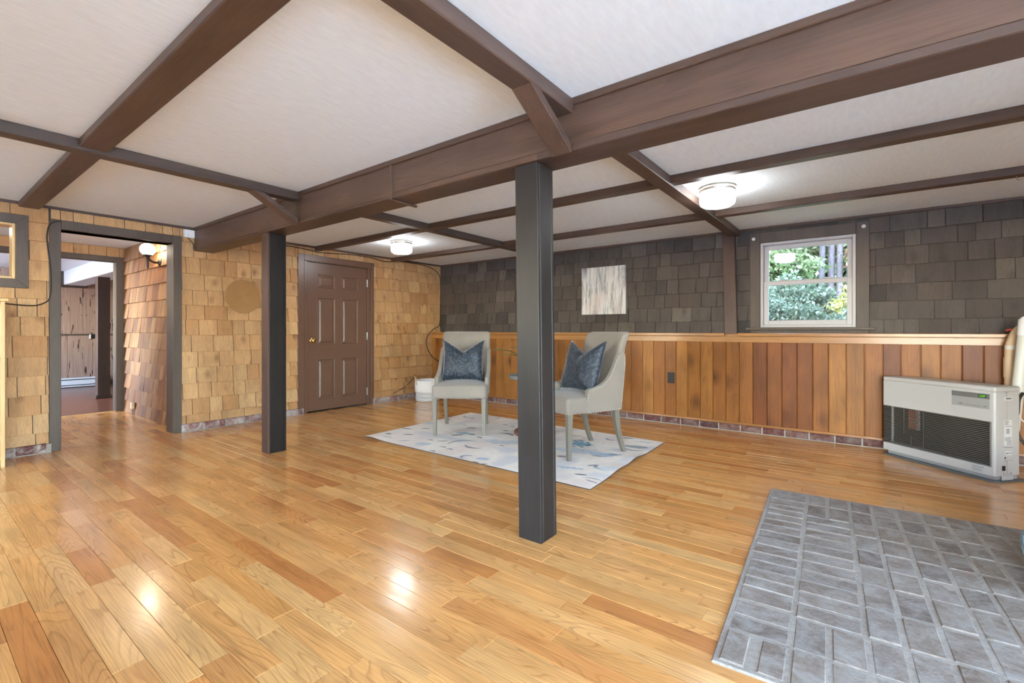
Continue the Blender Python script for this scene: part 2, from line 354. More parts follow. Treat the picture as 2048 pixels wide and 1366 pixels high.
def cut(a, b, z0, z1, holes):
    """rectangle minus holes"""
    out = [(a, b, z0, z1)]
    for h0, h1, g0, g1 in holes:
        nxt = []
        for (p, q, y0, y1) in out:
            if q <= h0 or p >= h1 or y1 <= g0 or y0 >= g1: nxt.append((p, q, y0, y1)); continue
            if p < h0: nxt.append((p, h0, y0, y1))
            if q > h1: nxt.append((h1, q, y0, y1))
            m0, m1 = max(p, h0), min(q, h1)
            if y1 > g1: nxt.append((m0, m1, g1, y1))
            if y0 < g0: nxt.append((m0, m1, y0, g0))
        out = nxt
    return [r for r in out if r[1] - r[0] > .012 and r[3] - r[2] > .012]
def shingles(fr, u0, u1, rows, holes, wmin, wmax, mat, parent, butt=.022, top=.003, name='shingle', wave=.004, cap=300, seed=1):
    rd = random.Random(seed); items = []
    for z0, z1 in zip(rows[:-1], rows[1:]):
        u = u0 - rd.uniform(0, wmax * .6)
        while u < u1:
            wd = rd.uniform(wmin, wmax); a, b = max(u, u0), min(u + wd, u1); u += wd
            if b - a < .02: continue
            dz = rd.uniform(-wave, wave); th = butt * rd.uniform(.8, 1.2)
            for (p, q, y0, y1) in cut(a, b, z0 + (dz if z0 > rows[0] else 0), z1 + wave, holes):
                p += .0026; q -= .0026
                f0 = (y0 - z0) / (z1 - z0); f1 = min(1, (y1 - z0) / (z1 - z0)); n0 = th + (top - th) * f0; n1 = th + (top - th) * f1
                e = .0015
                v = [fr.p(p, y0, -.004), fr.p(q, y0, -.004), fr.p(q, y1, -.004), fr.p(p, y1, -.004), fr.p(p, y0, n0 - e), fr.p(q, y0, n0 - e), fr.p(q, y1, n1), fr.p(p, y1, n1),
                     fr.p(p + e, y0 + e, n0), fr.p(q - e, y0 + e, n0), fr.p(q - e, y1, n1 + .0002), fr.p(p + e, y1, n1 + .0002)]
                f = fixed_faces(v, SLABF, fr.n)
                items.append((v, f, (rd.random(), rd.random(), rd.random()), area_px([v[8], v[9], v[10], v[11]])))
    pieces(items, name, mat, parent, cap)
    return len(items)

# ================================================================== STRUCTURE
# ---- floor
HO = Vector((-.522, 3.661, 0)); HA = math.radians(3.4); HW, HD = 2.0, 2.02       # hearth corner, turn, size
hu = Vector((math.cos(HA), math.sin(HA), 0)); hv = Vector((-math.sin(HA), math.cos(HA), 0))
def hearth_x(y): return HO.x + (y - HO.y) * -math.tan(HA)
floor = struct(box('floor', (-8.16, XR, YB, YD, -.12, -.012), 'black', bevel=0), 'honey oak strip floor of the main room')
PW = .0897; y = .242 - PW * 34; fl = Fr((0, 0, 0), (1, 0, 0), (0, 1, 0), (0, 0, 1)); items = []; rd = random.Random(3)
while y < YW + .02:
    y1 = y + PW; inhall = y1 < 1.95 and y > -1.25
    xa = (-8.16 if inhall else XL - .02) - rd.uniform(0, .5)
    while xa < XR:
        ln = rd.choice((rd.uniform(.22, .5), rd.uniform(.4, .8), rd.uniform(.6, 1.15))); xb = xa + ln
        a, b = max(xa, -8.16 if inhall else XL - .02), min(xb, XR); xa = xb
        if b - a < .03: continue
        hx = hearth_x((y + y1) / 2)
        hy0 = HO.y - HD * math.cos(HA) + (max(a, -.45) + .42) * math.tan(HA); hy1 = HO.y + (max(a, -.52) + .522) * math.tan(HA)
        segs = [(a, b)]
        if y1 > hy0 + .05 and y < hy1 - .06 and b > hx: 
            segs = [(a, hx + .02)] if a < hx else []
        for (p, q) in segs:
            if q - p < .02: continue
            j = [rd.uniform(-.0009, .0009) for _ in range(4)]
            v = slab(fl, p + .0004, q - .0004, y + .0005, y1 - .0005, -.012, 0.0, .0011, j)
            items.append((v, SLABF, (rd.random(), rd.random(), rd.random()), area_px([v[8], v[9], v[10], v[11]])))
    y = y1
pieces(items, 'plank', 'oak', floor, 300, 'plank_field')
floor2 = struct(box('floor_2', (-13.0, -8.16, -1.6, 5.0, -.12, -.004), 'laminate', bevel=0), 'dark laminate floor of the room beyond the vestibule')
box('threshold', (-8.185, -8.15, .75, 1.825, -.004, .006), 'pine_light', floor2)

# ---- ceiling
ceil = struct(box('ceiling', (-8.17, XR + .1, YB - .1, YD + .2, CZ, CZ + .12), 'ceiling', bevel=0), 'white textured plaster ceiling between dark beams')
ceil2 = struct(box('ceiling_2', (-13.0, -8.17, -1.6, 5.0, CZ, CZ + .12), 'white_paint', bevel=0), 'white ceiling of the far room')

# ---- left wall (x = XL) with doorway, hatch and door
LH = [(.925, 1.80, -.05, 2.03), (-.25, .64, 1.55, 2.034), (3.262, 4.302, -.05, 2.028)]
def wall_x(name, x0, x1, ya, yb, z0, z1, holes, mat, label):
    m = MB(); ys = sorted({ya, yb, *[h for hl in holes for h in hl[:2]]})
    for a, b in zip(ys[:-1], ys[1:]):
        for (p, q, g0, g1) in cut(a, b, z0, z1, holes): m.box(x0, x1, p, q, g0, g1)
    return struct(m.build(name, mat, recalc=True), label)
wl_ = wall_x('wall_left', XL - .16, XL, YB, YD + .1, -.05, CZ, LH, 'bracket_black', 'left wall clad in honey cedar shingles')
frL = Fr((XL, 0, 0), (0, 1, 0), (0, 0, 1), (1, 0, 0))
rowsL = [.067, .178, .35, .516, .693, .865, 1.051, 1.218, 1.38, 1.546, 1.723, 1.901, 2.062, 2.222]
shingles(frL, -.3, YD, rowsL, LH + [(3.19, 4.345, 0, 2.10), (.86, .925, 0, 2.1), (1.80, 1.865, 0, 2.1)], .12, .25, 'cedar', wl_, seed=5)

# ---- dark wall (y = YD) with window
WX0, WX1, WZ0, WZ1 = -.937, -.09, 1.133, 2.056
DH = [(WX0, WX1, WZ0, WZ1)]
m = MB()
for a, b in ((XL - .16, WX0), (WX0, WX1), (WX1, XR)):
    for (p, q, g0, g1) in cut(a, b, -.05, CZ, DH): m.box(p, q, YD, YD + .2, g0, g1)
wb = struct(m.build('wall_back', 'bracket_black'), 'back wall with dark stained shingles above pine panelling')
frD = Fr((0, YD, 0), (1, 0, 0), (0, 0, 1), (0, -1, 0))
rowsD = [1.06, 1.207, 1.377, 1.541, 1.722, 1.892, 2.045, 2.222]
shingles(frD, XL, XR, rowsD, DH + [(-1.02, 0.0, 1.12, 2.15)], .11, .27, 'dark_shingle', wb, butt=.022, seed=11)
# ---- walls outside the picture, with big windows invented to let daylight in
def opening_wall(name, axis, pos, a0, a1, holes, label):
    m = MB()
    ys = sorted({a0, a1, *[h for hl in holes for h in hl[:2]]})
    for a, b in zip(ys[:-1], ys[1:]):
        for (p, q, g0, g1) in cut(a, b, -.05, CZ, holes):
            if axis == 'x': m.box(pos, pos + .15, p, q, g0, g1)
            else: m.box(p, q, pos - .15, pos, g0, g1)
    return struct(m.build(name, 'plain_wall'), label)
RH = [(-2.5, -.1, .06, 2.1), (.3, 2.2, .2, 2.1)]
BH = [(-5.4, -4.1, 1.0, 2.1), (.1, 2.3, .06, 2.1)]
opening_wall('wall_right', 'x', XR, YB - .15, YD + .2, RH, 'cream right wall with tall windows added for daylight')
opening_wall('wall_front', 'y', YB, XL - .16, XR + .15, BH, 'cream wall behind the camera with glazed doors added for daylight')
wi = 2
for hs, ax in ((RH, 'x'), (BH, 'y')):
    for (a, b, g0, g1) in hs:
        fm = MB(); t_ = .05; mid = (a + b) / 2
        for (p, q, y0, y1) in ((a, b, g0, g0 + t_), (a, b, g1 - t_, g1), (a, a + t_, g0, g1), (b - t_, b, g0, g1), (mid - .03, mid + .03, g0, g1)):
            if ax == 'x': fm.box(XR + .04, XR + .1, p, q, y0, y1)
            else: fm.box(p, q, YB - .1, YB - .04, y0, y1)
        wo = struct(fm.build(f'window_{wi}', 'vinyl'), 'large white framed window added out of the picture for daylight'); wi += 1
        g = MB()
        g.box(XR + .066, XR + .07, a + t_, b - t_, g0 + t_, g1 - t_) if ax == 'x' else g.box(a + t_, b - t_, YB - .07, YB - .066, g0 + t_, g1 - t_)
        g.build('pane', 'glass', wo)
        L = bpy.data.lights.new('window_portal', 'AREA'); L.shape = 'RECTANGLE'; L.size = b - a; L.size_y = g1 - g0; L.cycles.is_portal = True
        lo = bpy.data.objects.new('window_portal', L); COL.objects.link(lo)
        if ax == 'x': lo.location = (XR + .13, mid, (g0 + g1) / 2); lo.rotation_euler = (math.radians(90), 0, math.radians(90))
        else: lo.location = (mid, YB - .13, (g0 + g1) / 2); lo.rotation_euler = (math.radians(90), 0, 0)

# ---- dark strips where walls meet the ceiling
struct(box('trim_1', (XL, XL + .022, YB, YD, CZ - .024, CZ), 'beam_y', bevel=.002), 'thin dark strip along the top of the cedar wall')
struct(box('trim_2', (XL, XR, YD - .022, YD, CZ - .026, CZ), 'beam_x', bevel=.002), 'thin dark strip along the top of the dark shingle wall')

# ---- brick base courses
def bricks_row(name, fr, u0, u1, skip, h0, h1, n1, lab, seed, lmin=.19, lmax=.215, mat='base_brick'):
    rd = random.Random(seed); base = MB(); items = []
    for (a, b, _, _) in cut(u0, u1, 0, 1, [(s0, s1, -1, 2) for s0, s1 in skip]):
        v = [fr.p(p, q, n) for n in (0, n1 - .008) for p, q in ((a, 0), (b, 0), (b, h1 - .004), (a, h1 - .004))]
        base.add(v, [(3, 2, 1, 0), (4, 5, 6, 7), (0, 1, 5, 4), (1, 2, 6, 5), (2, 3, 7, 6), (3, 0, 4, 7)])
        u = a + .004
        while u < b - .03:
            l = rd.uniform(lmin, lmax); q = min(u + l, b - .004)
            vv = slab(fr, u, q, .008, h1, 0, n1 + rd.uniform(-.003, .004), .007)
            items.append((vv, fixed_faces(vv, SLABF, fr.n), (rd.random(), rd.random(), rd.random()), area_px(vv[8:12]))); u = q + .014
    o = struct(base.build(name, 'mortar'), lab); pieces(items, 'brick', mat, o); return o
bricks_row('baseboard_left', frL, .2, YW, [(.86, 1.87), (3.24, 4.34)], 0, .083, .062, 'whitewashed brick course along the foot of the cedar wall', 21)
frW = Fr((0, YW, 0), (1, 0, 0), (0, 0, 1), (0, -1, 0))
bricks_row('baseboard_back', frW, XL + .07, XR, [], 0, .075, .018, 'brick course along the foot of the pine panelling', 22, mat='base_brick_dark')

# ---- pine wainscot
wn_ = empty('wainscot', (0, YW, 0), label='low wall of varnished knotty pine boards under the dark shingles', cat='wainscot')
def wp(name, mb, mat, **k): return mb.build(name, mat, wn_, loc=(0, -YW, 0), **k)
wp('backing', MB().box(XL, XR, YW + .016, YD - .004, .02, 1.05), 'pine_rail')
seams = [-2.353, -2.202, -2.067, -1.925, -1.795, -1.661, -1.522, -1.386, -1.248, -1.112, -.979, -.843, -.707, -.572, -.436, -.305, -.164, -.023, .114, .244, .381, .512, .649, .783, .912]
x = seams[0]; left = []
rd = random.Random(4)
while x > XL + .06: left.append(x); x -= rd.uniform(.12, .16)
seams = [XL + .002] + left[::-1][:-1] + seams
while seams[-1] < XR - .1: seams.append(seams[-1] + rd.uniform(.12, .15))
seams[-1] = XR - .002
tone = {-.979: .38, -.843: .32, -.707: .42, -.572: .36, .649: .4, .114: .42, .783: .36}
frB = Fr((0, YW + .016, 0), (1, 0, 0), (0, 0, 1), (0, -1, 0))
for a, b in zip(seams[:-1], seams[1:]):
    v = slab(frB, a + .0012, b - .0012, .085, .985, 0, .016, .006); tn = tone.get(round(a, 3), rd.choice((.15, .2, .55, .62, .68, .75, .95, .85, .25)))
    o = put('board', mesh('board', v, fixed_faces(v, SLABF, frB.n), (tn, rd.random(), rd.random())), 'pine', wn_, loc=(0, -YW, 0))
wp('rail', MB().box(XL, XR, YW - .014, YW + .02, .972, 1.036, rnd=(.3, .2, .4)), 'pine_rail', bevel=.003, seg=1)
m = MB()
for a, b in ((XL, -1.262), (-1.128, XR)): m.box(a, b, YW - .026, YD - .002, 1.04, 1.072, rnd=(.75, .6, .1))
m.box(-1.262, -1.128, YW + .03, YD - .002, 1.04, 1.072, rnd=(.75, .6, .1))
wp('cap', m, 'pine_rail', bevel=.004, seg=2)
wp('bottom_strip', MB().box(XL, XR, YW - .012, YW + .018, .076, .1, rnd=(.9, .1, .3)), 'pine_rail', bevel=.003, seg=1)
wp('end_board', MB().box(XL, XL + .07, YW - .018, YW + .01, .09, .98, rnd=(.6, .8, .3)), 'pine', bevel=.003, seg=1)

# ---- window in the dark wall
win = struct(empty('window_1', (WX0, YD, WZ0)), 'white double-hung window looking out on trees')
def wpart(name, bx, mat, parent=None, bevel=.003):
    return MB().box(*bx, rnd=r3()).build(name, mat, parent or win, bevel=bevel, seg=1, loc=(-WX0, -YD, -WZ0) if parent is None else (0, 0, 0))
T0, T1, TZ = -1.037, .015, 2.17
for nm, bx in (('casing', (T0, WX0 + .0, YD - .03, YD, 1.12, TZ)), ('casing', (WX1, T1, YD - .03, YD, 1.12, TZ)), ('casing', (WX0, WX1, YD - .029, YD, WZ1, TZ))): wpart(nm, bx, 'casing')
wpart('sill', (-1.075, .06, YD - .075, YD + .02, 1.105, 1.133), 'casing')
wpart('apron', (-1.03, .01, YD - .026, YD, 1.066, 1.105), 'casing')
J = .028
for bx in ((WX0, WX0 + J, YD - .012, YD + .17, WZ0, WZ1), (WX1 - J, WX1, YD - .012, YD + .17, WZ0, WZ1), (WX0 + J, WX1 - J, YD - .012, YD + .17, WZ1 - J, WZ1), (WX0 + J, WX1 - J, YD - .012, YD + .17, WZ0, WZ0 + J)): wpart('jamb', bx, 'vinyl')
def sash(y0, z0, z1, wside, wtop, wbot):
    a, b = WX0 + J + .002, WX1 - J - .002
    s_ = wpart('sash', (a, a + wside, y0, y0 + .035, z0, z1), 'vinyl')
    for bx in ((b - wside, b, y0, y0 + .035, z0, z1), (a + wside, b - wside, y0, y0 + .035, z0, z0 + wbot), (a + wside, b - wside, y0, y0 + .035, z1 - wtop, z1)): wpart('sash_rail', bx, 'vinyl')
    wpart('pane', (a + wside, b - wside, y0 + .016, y0 + .02, z0 + wbot, z1 - wtop), 'glass', bevel=0)
sash(YD + .012, WZ0 + J, 1.632, .045, .044, .048)
sash(YD + .055, 1.60, WZ1 - J, .042, .046, .04)
for xx in (-.72, -.33): wpart('latch', (xx - .03, xx + .03, YD + .0, YD + .02, 1.632, 1.644), 'vinyl')

# ---- doorway on the left, vestibule and far room behind it
cs = struct(empty('trim_3', (XL, .925, 0)), 'weathered brown casing around the open doorway')
def cpart(name, bx, mat, root, o, **k): return MB().box(*bx, rnd=r3()).build(name, mat, root, loc=(-o[0], -o[1], -o[2]), bevel=.003, seg=1, **k)
o3 = (XL, .925, 0)
cpart('casing', (XL - .01, XL + .035, .848, .927, 0, 2.115), 'casing', cs, o3)
cpart('casing', (XL - .01, XL + .035, 1.798, 1.878, 0, 2.115), 'casing', cs, o3)
cpart('casing', (XL - .01, XL + .034, .927, 1.798, 2.03, 2.115), 'casing', cs, o3)
cpart('jamb', (XL - .17, XL - .01, .905, .927, 0, 2.03), 'casing', cs, o3)
cpart('jamb', (XL - .17, XL - .01, 1.798, 1.82, 0, 2.03), 'casing', cs, o3)
cpart('jamb', (XL - .17, XL - .01, .905, 1.82, 2.03, 2.045), 'casing', cs, o3)
ws = wall_x('wall_vestibule', -8.17, XL - .16, 1.93, 2.05, -.05, CZ, [], 'shake', 'side wall of the vestibule clad in aged cedar shakes')
frS = Fr((0, 1.93, 0), (1, 0, 0), (0, 0, 1), (0, -1, 0))
shingles(frS, -8.17, XL - .17, [.0, .155, .327, .513, .692, .873, 1.07, 1.264, 1.463, 1.662, 1.862, 2.037, 2.228], [], .1, .26, 'shake', ws, butt=.026, top=.004, wave=.003, seed=31)
wi2 = wall_x('wall_inner', -8.27, -8.17, -1.6, 5.0, -.05, CZ, [(.75, 1.825, -.05, 2.03)], 'casing', 'inner cedar wall with a second doorway')
frI = Fr((-8.17, 0, 0), (0, 1, 0), (0, 0, 1), (1, 0, 0))
shingles(frI, -.4, 1.93, [r for r in rowsL], [(.69, 1.905, -.05, 2.085)], .12, .24, 'cedar', wi2, seed=33)
c4 = struct(empty('trim_4', (-8.17, .75, 0)), 'brown casing of the second doorway in the vestibule'); o4 = (-8.17, .75, 0)
cpart('casing', (-8.18, -8.14, 1.825, 1.911, 0, 2.10), 'casing', c4, o4); cpart('casing', (-8.18, -8.14, .665, .75, 0, 2.10), 'casing', c4, o4); cpart('casing', (-8.18, -8.141, .75, 1.825, 2.03, 2.10), 'casing', c4, o4)
cpart('jamb', (-8.275, -8.18, 1.822, 1.836, 0, 2.03), 'casing', c4, o4)
def added_side_window(name, y0, y1, xa, xb, hole, label):  # unseen side wall with an opening added to brighten the room behind it
    m = MB()
    for (p, q, g0, g1) in cut(xa, hole[0], -.05, CZ, []) + cut(hole[0], hole[1], -.05, CZ, [hole]) + cut(hole[1], xb, -.05, CZ, []): m.box(p, q, y0, y1, g0, g1)
    struct(m.build(name, 'plain_wall'), label)
    L = bpy.data.lights.new('window_portal', 'AREA'); L.shape = 'RECTANGLE'; L.size = hole[1] - hole[0]; L.size_y = hole[3] - hole[2]; L.cycles.is_portal = True
    lo = bpy.data.objects.new('window_portal', L); COL.objects.link(lo); lo.location = ((hole[0] + hole[1]) / 2, y0 - .02, (hole[2] + hole[3]) / 2); lo.rotation_euler = (math.radians(90), 0, 0)
added_side_window('wall_vestibule_left', -1.3, -1.2, -8.17, XL - .16, (-7.5, -6.9, 1.2, 2.0), 'vestibule wall with a window added out of the picture for daylight')
wf = struct(box('wall_far', (-12.5, -12.3, -1.6, 5.0, -.05, CZ), 'pecky', bevel=0), 'far wall of pecky cypress panelling')
yy = 1.2; k = 0
for i, yv in enumerate((1.50, 1.70, 1.89, 2.073, 2.255, 2.44, 2.63, 2.82, 3.0)):
    b = MB().box(-12.3, -12.288, yv + .002, yv + .181, 1.035, CZ, rnd=r3()).build('panel', 'pecky', wf, bevel=.003, seg=1)
    b = MB().box(-12.3, -12.288, yv - .045, yv + .134, .19 if yv < 2.7 else .1, 1.0, rnd=r3()).build('panel', 'pecky', wf, bevel=.003, seg=1)
box('rail', (-12.3, -12.275, 1.3, 3.2, 1.004, 1.03), 'casing', wf)
struct(box('wall_far_right', (-12.3, -8.27, 4.9, 5.0, -.05, CZ), 'plain_wall', bevel=0), 'side wall of the far room'); added_side_window('wall_far_left', -1.6, -1.5, -12.3, -8.27, (-11.4, -9.4, .8, 2.1), 'other side wall of the far room, with a window added for daylight')
struct(box('baseboard_far', (-12.3, -12.28, 2.62, 4.9, 0, .1), 'casing'), 'brown baseboard in the far room')
sf = struct(box('trim_5', (-12.2, -8.28, 1.955, 2.27, 1.97, CZ - .001), 'white_paint', bevel=.004), 'white boxed soffit in the far room')
struct(box('wall_light_block', (-6.4, -6.28, 3.1, 4.5, -.12, CZ), 'casing', bevel=0), 'added wall behind the brown door, blocking outside light'); struct(box('floor_light_block', (-6.28, XL - .02, 3.1, 4.5, -.12, -.013), 'casing', bevel=0), 'added floor behind the brown door, blocking outside light')  # unseen backing added to stop outside light leaking under the door
# hatch in the left wall
ht = struct(empty('trim_7', (XL, .64, 1.55)), 'dark mitred frame of a small hatch in the cedar wall'); o7 = (XL, .64, 1.55)
def mitre(poly, th): return MB().prism([(XL + .002, a, b) for a, b in poly], (th, 0, 0), rnd=r3()).build('casing', 'casing', ht, loc=(-o7[0], -o7[1], -o7[2]), bevel=.002, seg=1)
ya, yb, za, zb, wd = -.25, .64, 1.55, 2.034, .078
mitre([(yb, za), (yb + wd, za - wd), (yb + wd, zb + wd), (yb, zb)], .032); mitre([(ya, za), (ya - wd, za - wd), (yb + wd, za - wd), (yb, za)], .032); mitre([(ya, zb), (yb, zb), (yb + wd, zb + wd), (ya - wd, zb + wd)], .032)
for bx in ((XL - .16, XL + .01, yb - .02, yb, za, zb), (XL - .16, XL + .01, ya, yb - .02, za, za + .02), (XL - .16, XL + .01, ya, yb - .02, zb - .02, zb)): cpart('liner', bx, 'pine_light', ht, o7)

# ---- brown six-panel door
dr = struct(empty('door_1', (XL, 3.318, 0)), 'brown six-panel door with brass knob'); oD = (XL, 3.318, 0)
for bx in ((XL - .03, XL + .028, 3.177, 3.262, 0, 2.11), (XL - .03, XL + .028, 4.302, 4.357, 0, 2.11), (XL - .03, XL + .027, 3.262, 4.302, 2.028, 2.11)): cpart('casing', bx, 'door_paint', dr, oD)
for bx in ((XL - .14, XL + .012, 3.27, 3.312, 0, 2.022), (XL - .14, XL + .012, 4.252, 4.3, 0, 2.022), (XL - .14, XL + .012, 3.27, 4.3, 2.02, 2.03)): cpart('jamb', bx, 'door_paint', dr, oD)
DY0, DY1, DZ0, DZ1 = 3.318, 4.246, .018, 2.014; DXF = XL - .004
W_, H_ = DY1 - DY0, DZ1 - DZ0
cols_ = ((.16, .445), (.555, .84)); rows_ = ((.07, .345), (.445, .765), (.83, .925))
rects = [(DY0 + a * W_, DY0 + b * W_, DZ0 + c * H_, DZ0 + d * H_) for a, b in cols_ for c, d in rows_]
m = MB()
for (p, q, g0, g1) in cut(DY0, DY1, DZ0, DZ1, rects): m.box(DXF - .04, DXF, p, q, g0, g1)
m.box(DXF - .045, DXF - .02, DY0, DY1, DZ0, DZ1)
leaf = m.build('leaf', 'door_paint', dr, loc=(-oD[0], -oD[1], 0))
for (p, q, g0, g1) in rects:
    v = []; f = []
    for i, (ins, n) in enumerate(((0, 0), (.004, .001), (.014, -.011), (.03, -.011), (.048, -.003))):
        v += [(DXF + n, p + ins, g0 + ins), (DXF + n, q - ins, g0 + ins), (DXF + n, q - ins, g1 - ins), (DXF + n, p + ins, g1 - ins)]
        if i: f += [((i - 1) * 4 + k, (i - 1) * 4 + (k + 1) % 4, i * 4 + (k + 1) % 4, i * 4 + k) for k in range(4)]
    f.append((16, 17, 18, 19)); MB().add(v, f).build('door_panel', 'door_paint', dr, loc=(-oD[0], -oD[1], 0))
kn = MB(); kn.lathe([(.03, 0), (.031, .004), (.026, .009), (.012, .012), (.011, .03), (.022, .036), (.029, .048), (.028, .06), (.018, .068), (0.0001, .07)], 24)
kn.build('knob', 'brass', dr, smooth=True, loc=(DXF - oD[0], 3.382 - oD[1], .966), rot=(0, math.radians(90), 0))
for zc in (1.80, 1.02, .2):
    h = MB(); h.box(-.004, .006, -.006, .006, -.05, .05); h.tube([(.008, 0, -.055), (.008, 0, .055)], .006, 8); h.build('hinge', 'steel', dr, loc=(DXF - oD[0] + .003, 4.249 - oD[1], zc))

# ================================================================== BEAMS AND POSTS
def thing_box(name, b, mat, label, cat, group=None, bevel=.005):
    cx, cy = (b[0] + b[1]) / 2, (b[2] + b[3]) / 2
    o = MB().box(b[0] - cx, b[1] - cx, b[2] - cy, b[3] - cy, 0, b[5] - b[4], rnd=r3()).build(name, mat, None, bevel=bevel, seg=1, loc=(cx, cy, b[4]))
    return tag(o, label, cat, group)
MBZ = 1.976
mb_ = empty('main_beam', (0, 2.0, MBZ), label='deep dark boxed main beam carried by the two posts', cat='beam')
def bp(name, bx, mat='beam_x', bevel=.004, rnd=None): return MB().box(*bx, rnd=rnd or r3()).build(name, mat, mb_, bevel=bevel, seg=1, loc=(0, -2.0, -MBZ))
bp('soffit_board', (XL + .01, XR, 1.998, 2.192, MBZ, MBZ + .02), rnd=(.9, .4, .2))
bp('face_board', (-2.51, XR, 2.002, 2.02, MBZ + .036, CZ - .03), rnd=(.55, .9, .1)); bp('face_board', (XL + .01, -2.51, 2.0, 2.02, MBZ + .018, CZ - .03), rnd=(.6, .1, .6))
bp('edge_strip', (-2.51, -1.35, 1.994, 2.02, MBZ + .001, MBZ + .034), bevel=.002); bp('edge_strip', (-1.349, XR, 1.994, 2.02, MBZ + .001, MBZ + .034), bevel=.002)
bp('back_board', (XL + .01, XR, 2.172, 2.19, MBZ + .02, CZ)); bp('core', (XL + .012, XR, 2.02, 2.172, MBZ + .02, CZ))
bp('top_strip', (XL + .01, XR, 1.985, 2.02, CZ - .034, CZ), rnd=(.2, .3, .4))
bat = bp('batten', (-2.53, -2.508, 1.984, 2.0, MBZ - .014, CZ - .035)); bp('batten', (-2.53, -2.508, 1.984, 2.215, MBZ - .016, MBZ))
thing_box('cross_beam', (-3.79, -3.69, YB, 2.0, 2.162, CZ), 'beam_y', 'cross beam left of centre, running from the near ceiling to the far post', 'beam', 'cross beams under the ceiling')
thing_box('cross_beam', (-1.25, -1.14, YB, 2.0, 2.160, CZ), 'beam_y', 'cross beam meeting the main beam above the near post', 'beam', 'cross beams under the ceiling')
thing_box('cross_beam', (-3.79, -3.69, 2.19, YD - .02, 2.162, CZ), 'beam_y', 'cross beam behind the main beam, nearer the round ceiling light by the brown door', 'beam', 'cross beams under the ceiling')
thing_box('cross_beam', (-1.25, -1.14, 2.19, YD - .02, 2.160, CZ), 'beam_y', 'cross beam ending at the leaning trim post beside the window', 'beam', 'cross beams under the ceiling')
thing_box('long_beam', (XL + .02, XR, .655, .79, 2.182, CZ), 'beam_x', 'wide shallow beam in the left foreground ceiling above the doorway', 'beam')
thing_box('ceiling_strip', (XL + .02, XR, 3.41, 3.50, 2.172, CZ), 'beam_x', 'thin ceiling strip between the main beam and the round lights', 'beam', 'thin dark strips on the rear ceiling')
thing_box('ceiling_strip', (XL + .02, XR, 4.672, 4.765, 2.172, CZ), 'beam_x', 'thin ceiling strip nearest the dark shingle wall', 'beam', 'thin dark strips on the rear ceiling')
def brace(x0, x1, lab):
    m = MB(); p = [(0, 1.655, 2.165), (0, 1.69, 2.165 + .0), (0, 1.998, 2.0), (0, 1.998, 1.962)]
    p = [(x0, 1.64, 2.162), (x0, 1.72, 2.162), (x0, 1.99, 2.012), (x0, 1.99, 1.965)]
    m.prism(p, (x1 - x0, 0, 0), rnd=r3()); c = ((x0 + x1) / 2, 1.8, 1.965)
    return tag(m.build('knee_brace', 'beam_y', None, bevel=.003, seg=1, loc=(0, 0, 0)), lab, 'brace', 'knee braces at the main beam')
brace(-1.25, -1.145, 'slanted knee brace board above the near post'); brace(-3.79, -3.69, 'slanted knee brace board above the far post')
def post(x0, x1, y0, y1, dx, z1, lab, fm='post'):
    t_ = empty('support_post', ((x0 + x1) / 2, (y0 + y1) / 2, 0), label=lab, cat='post', group='dark posts under the main beam')
    hx, hy = (x1 - x0) / 2, (y1 - y0) / 2; s_ = .022
    def pr(name, a0, a1, b0, b1, mt='post'):
        m = MB(); v = [(a0, b0, 0), (a1, b0, 0), (a1, b1, 0), (a0, b1, 0), (a0 + dx, b0, z1), (a1 + dx, b0, z1), (a1 + dx, b1, z1), (a0 + dx, b1, z1)]
        m.add(v, [(3, 2, 1, 0), (4, 5, 6, 7), (0, 1, 5, 4), (1, 2, 6, 5), (2, 3, 7, 6), (3, 0, 4, 7)], r3()); m.build(name, mt, t_, bevel=.003, seg=1)
    pr('core', -hx + .006, hx - .006, -hy + .006, hy - .006)
    pr('face_board', -hx, hx, -hy, -hy + s_, fm); pr('face_board', -hx, hx, hy - s_, hy)
    pr('side_board', hx - s_, hx, -hy + s_ + .0015, hy - s_ - .0015); pr('side_board', -hx, -hx + s_, -hy + s_ + .0015, hy - s_ - .0015)
post(-1.478, -1.335, 2.008, 2.16, -.026, 1.976, 'near dark stained square post in the middle of the room')
post(-4.372, -4.256, 2.012, 2.18, -.004, 1.976, 'far dark stained square post in front of the brown door', 'beam_z')
# leaning trim post between cap and ceiling beam
m = MB(); a = [(-1.315, 5.69), (-1.19, 5.69), (-1.19, 5.752), (-1.315, 5.752)]; b = [(-1.258, 5.548), (-1.132, 5.548), (-1.132, 5.61), (-1.258, 5.61)]
m.add([(p, q, 1.066) for p, q in b] + [(p, q, 2.205) for p, q in a], [(3, 2, 1, 0), (4, 5, 6, 7), (0, 1, 5, 4), (1, 2, 6, 5), (2, 3, 7, 6), (3, 0, 4, 7)], r3())
tag(m.build('wall_post', 'beam_z', None, bevel=.003, seg=1), 'leaning dark trim post on the pine cap left of the window', 'post')

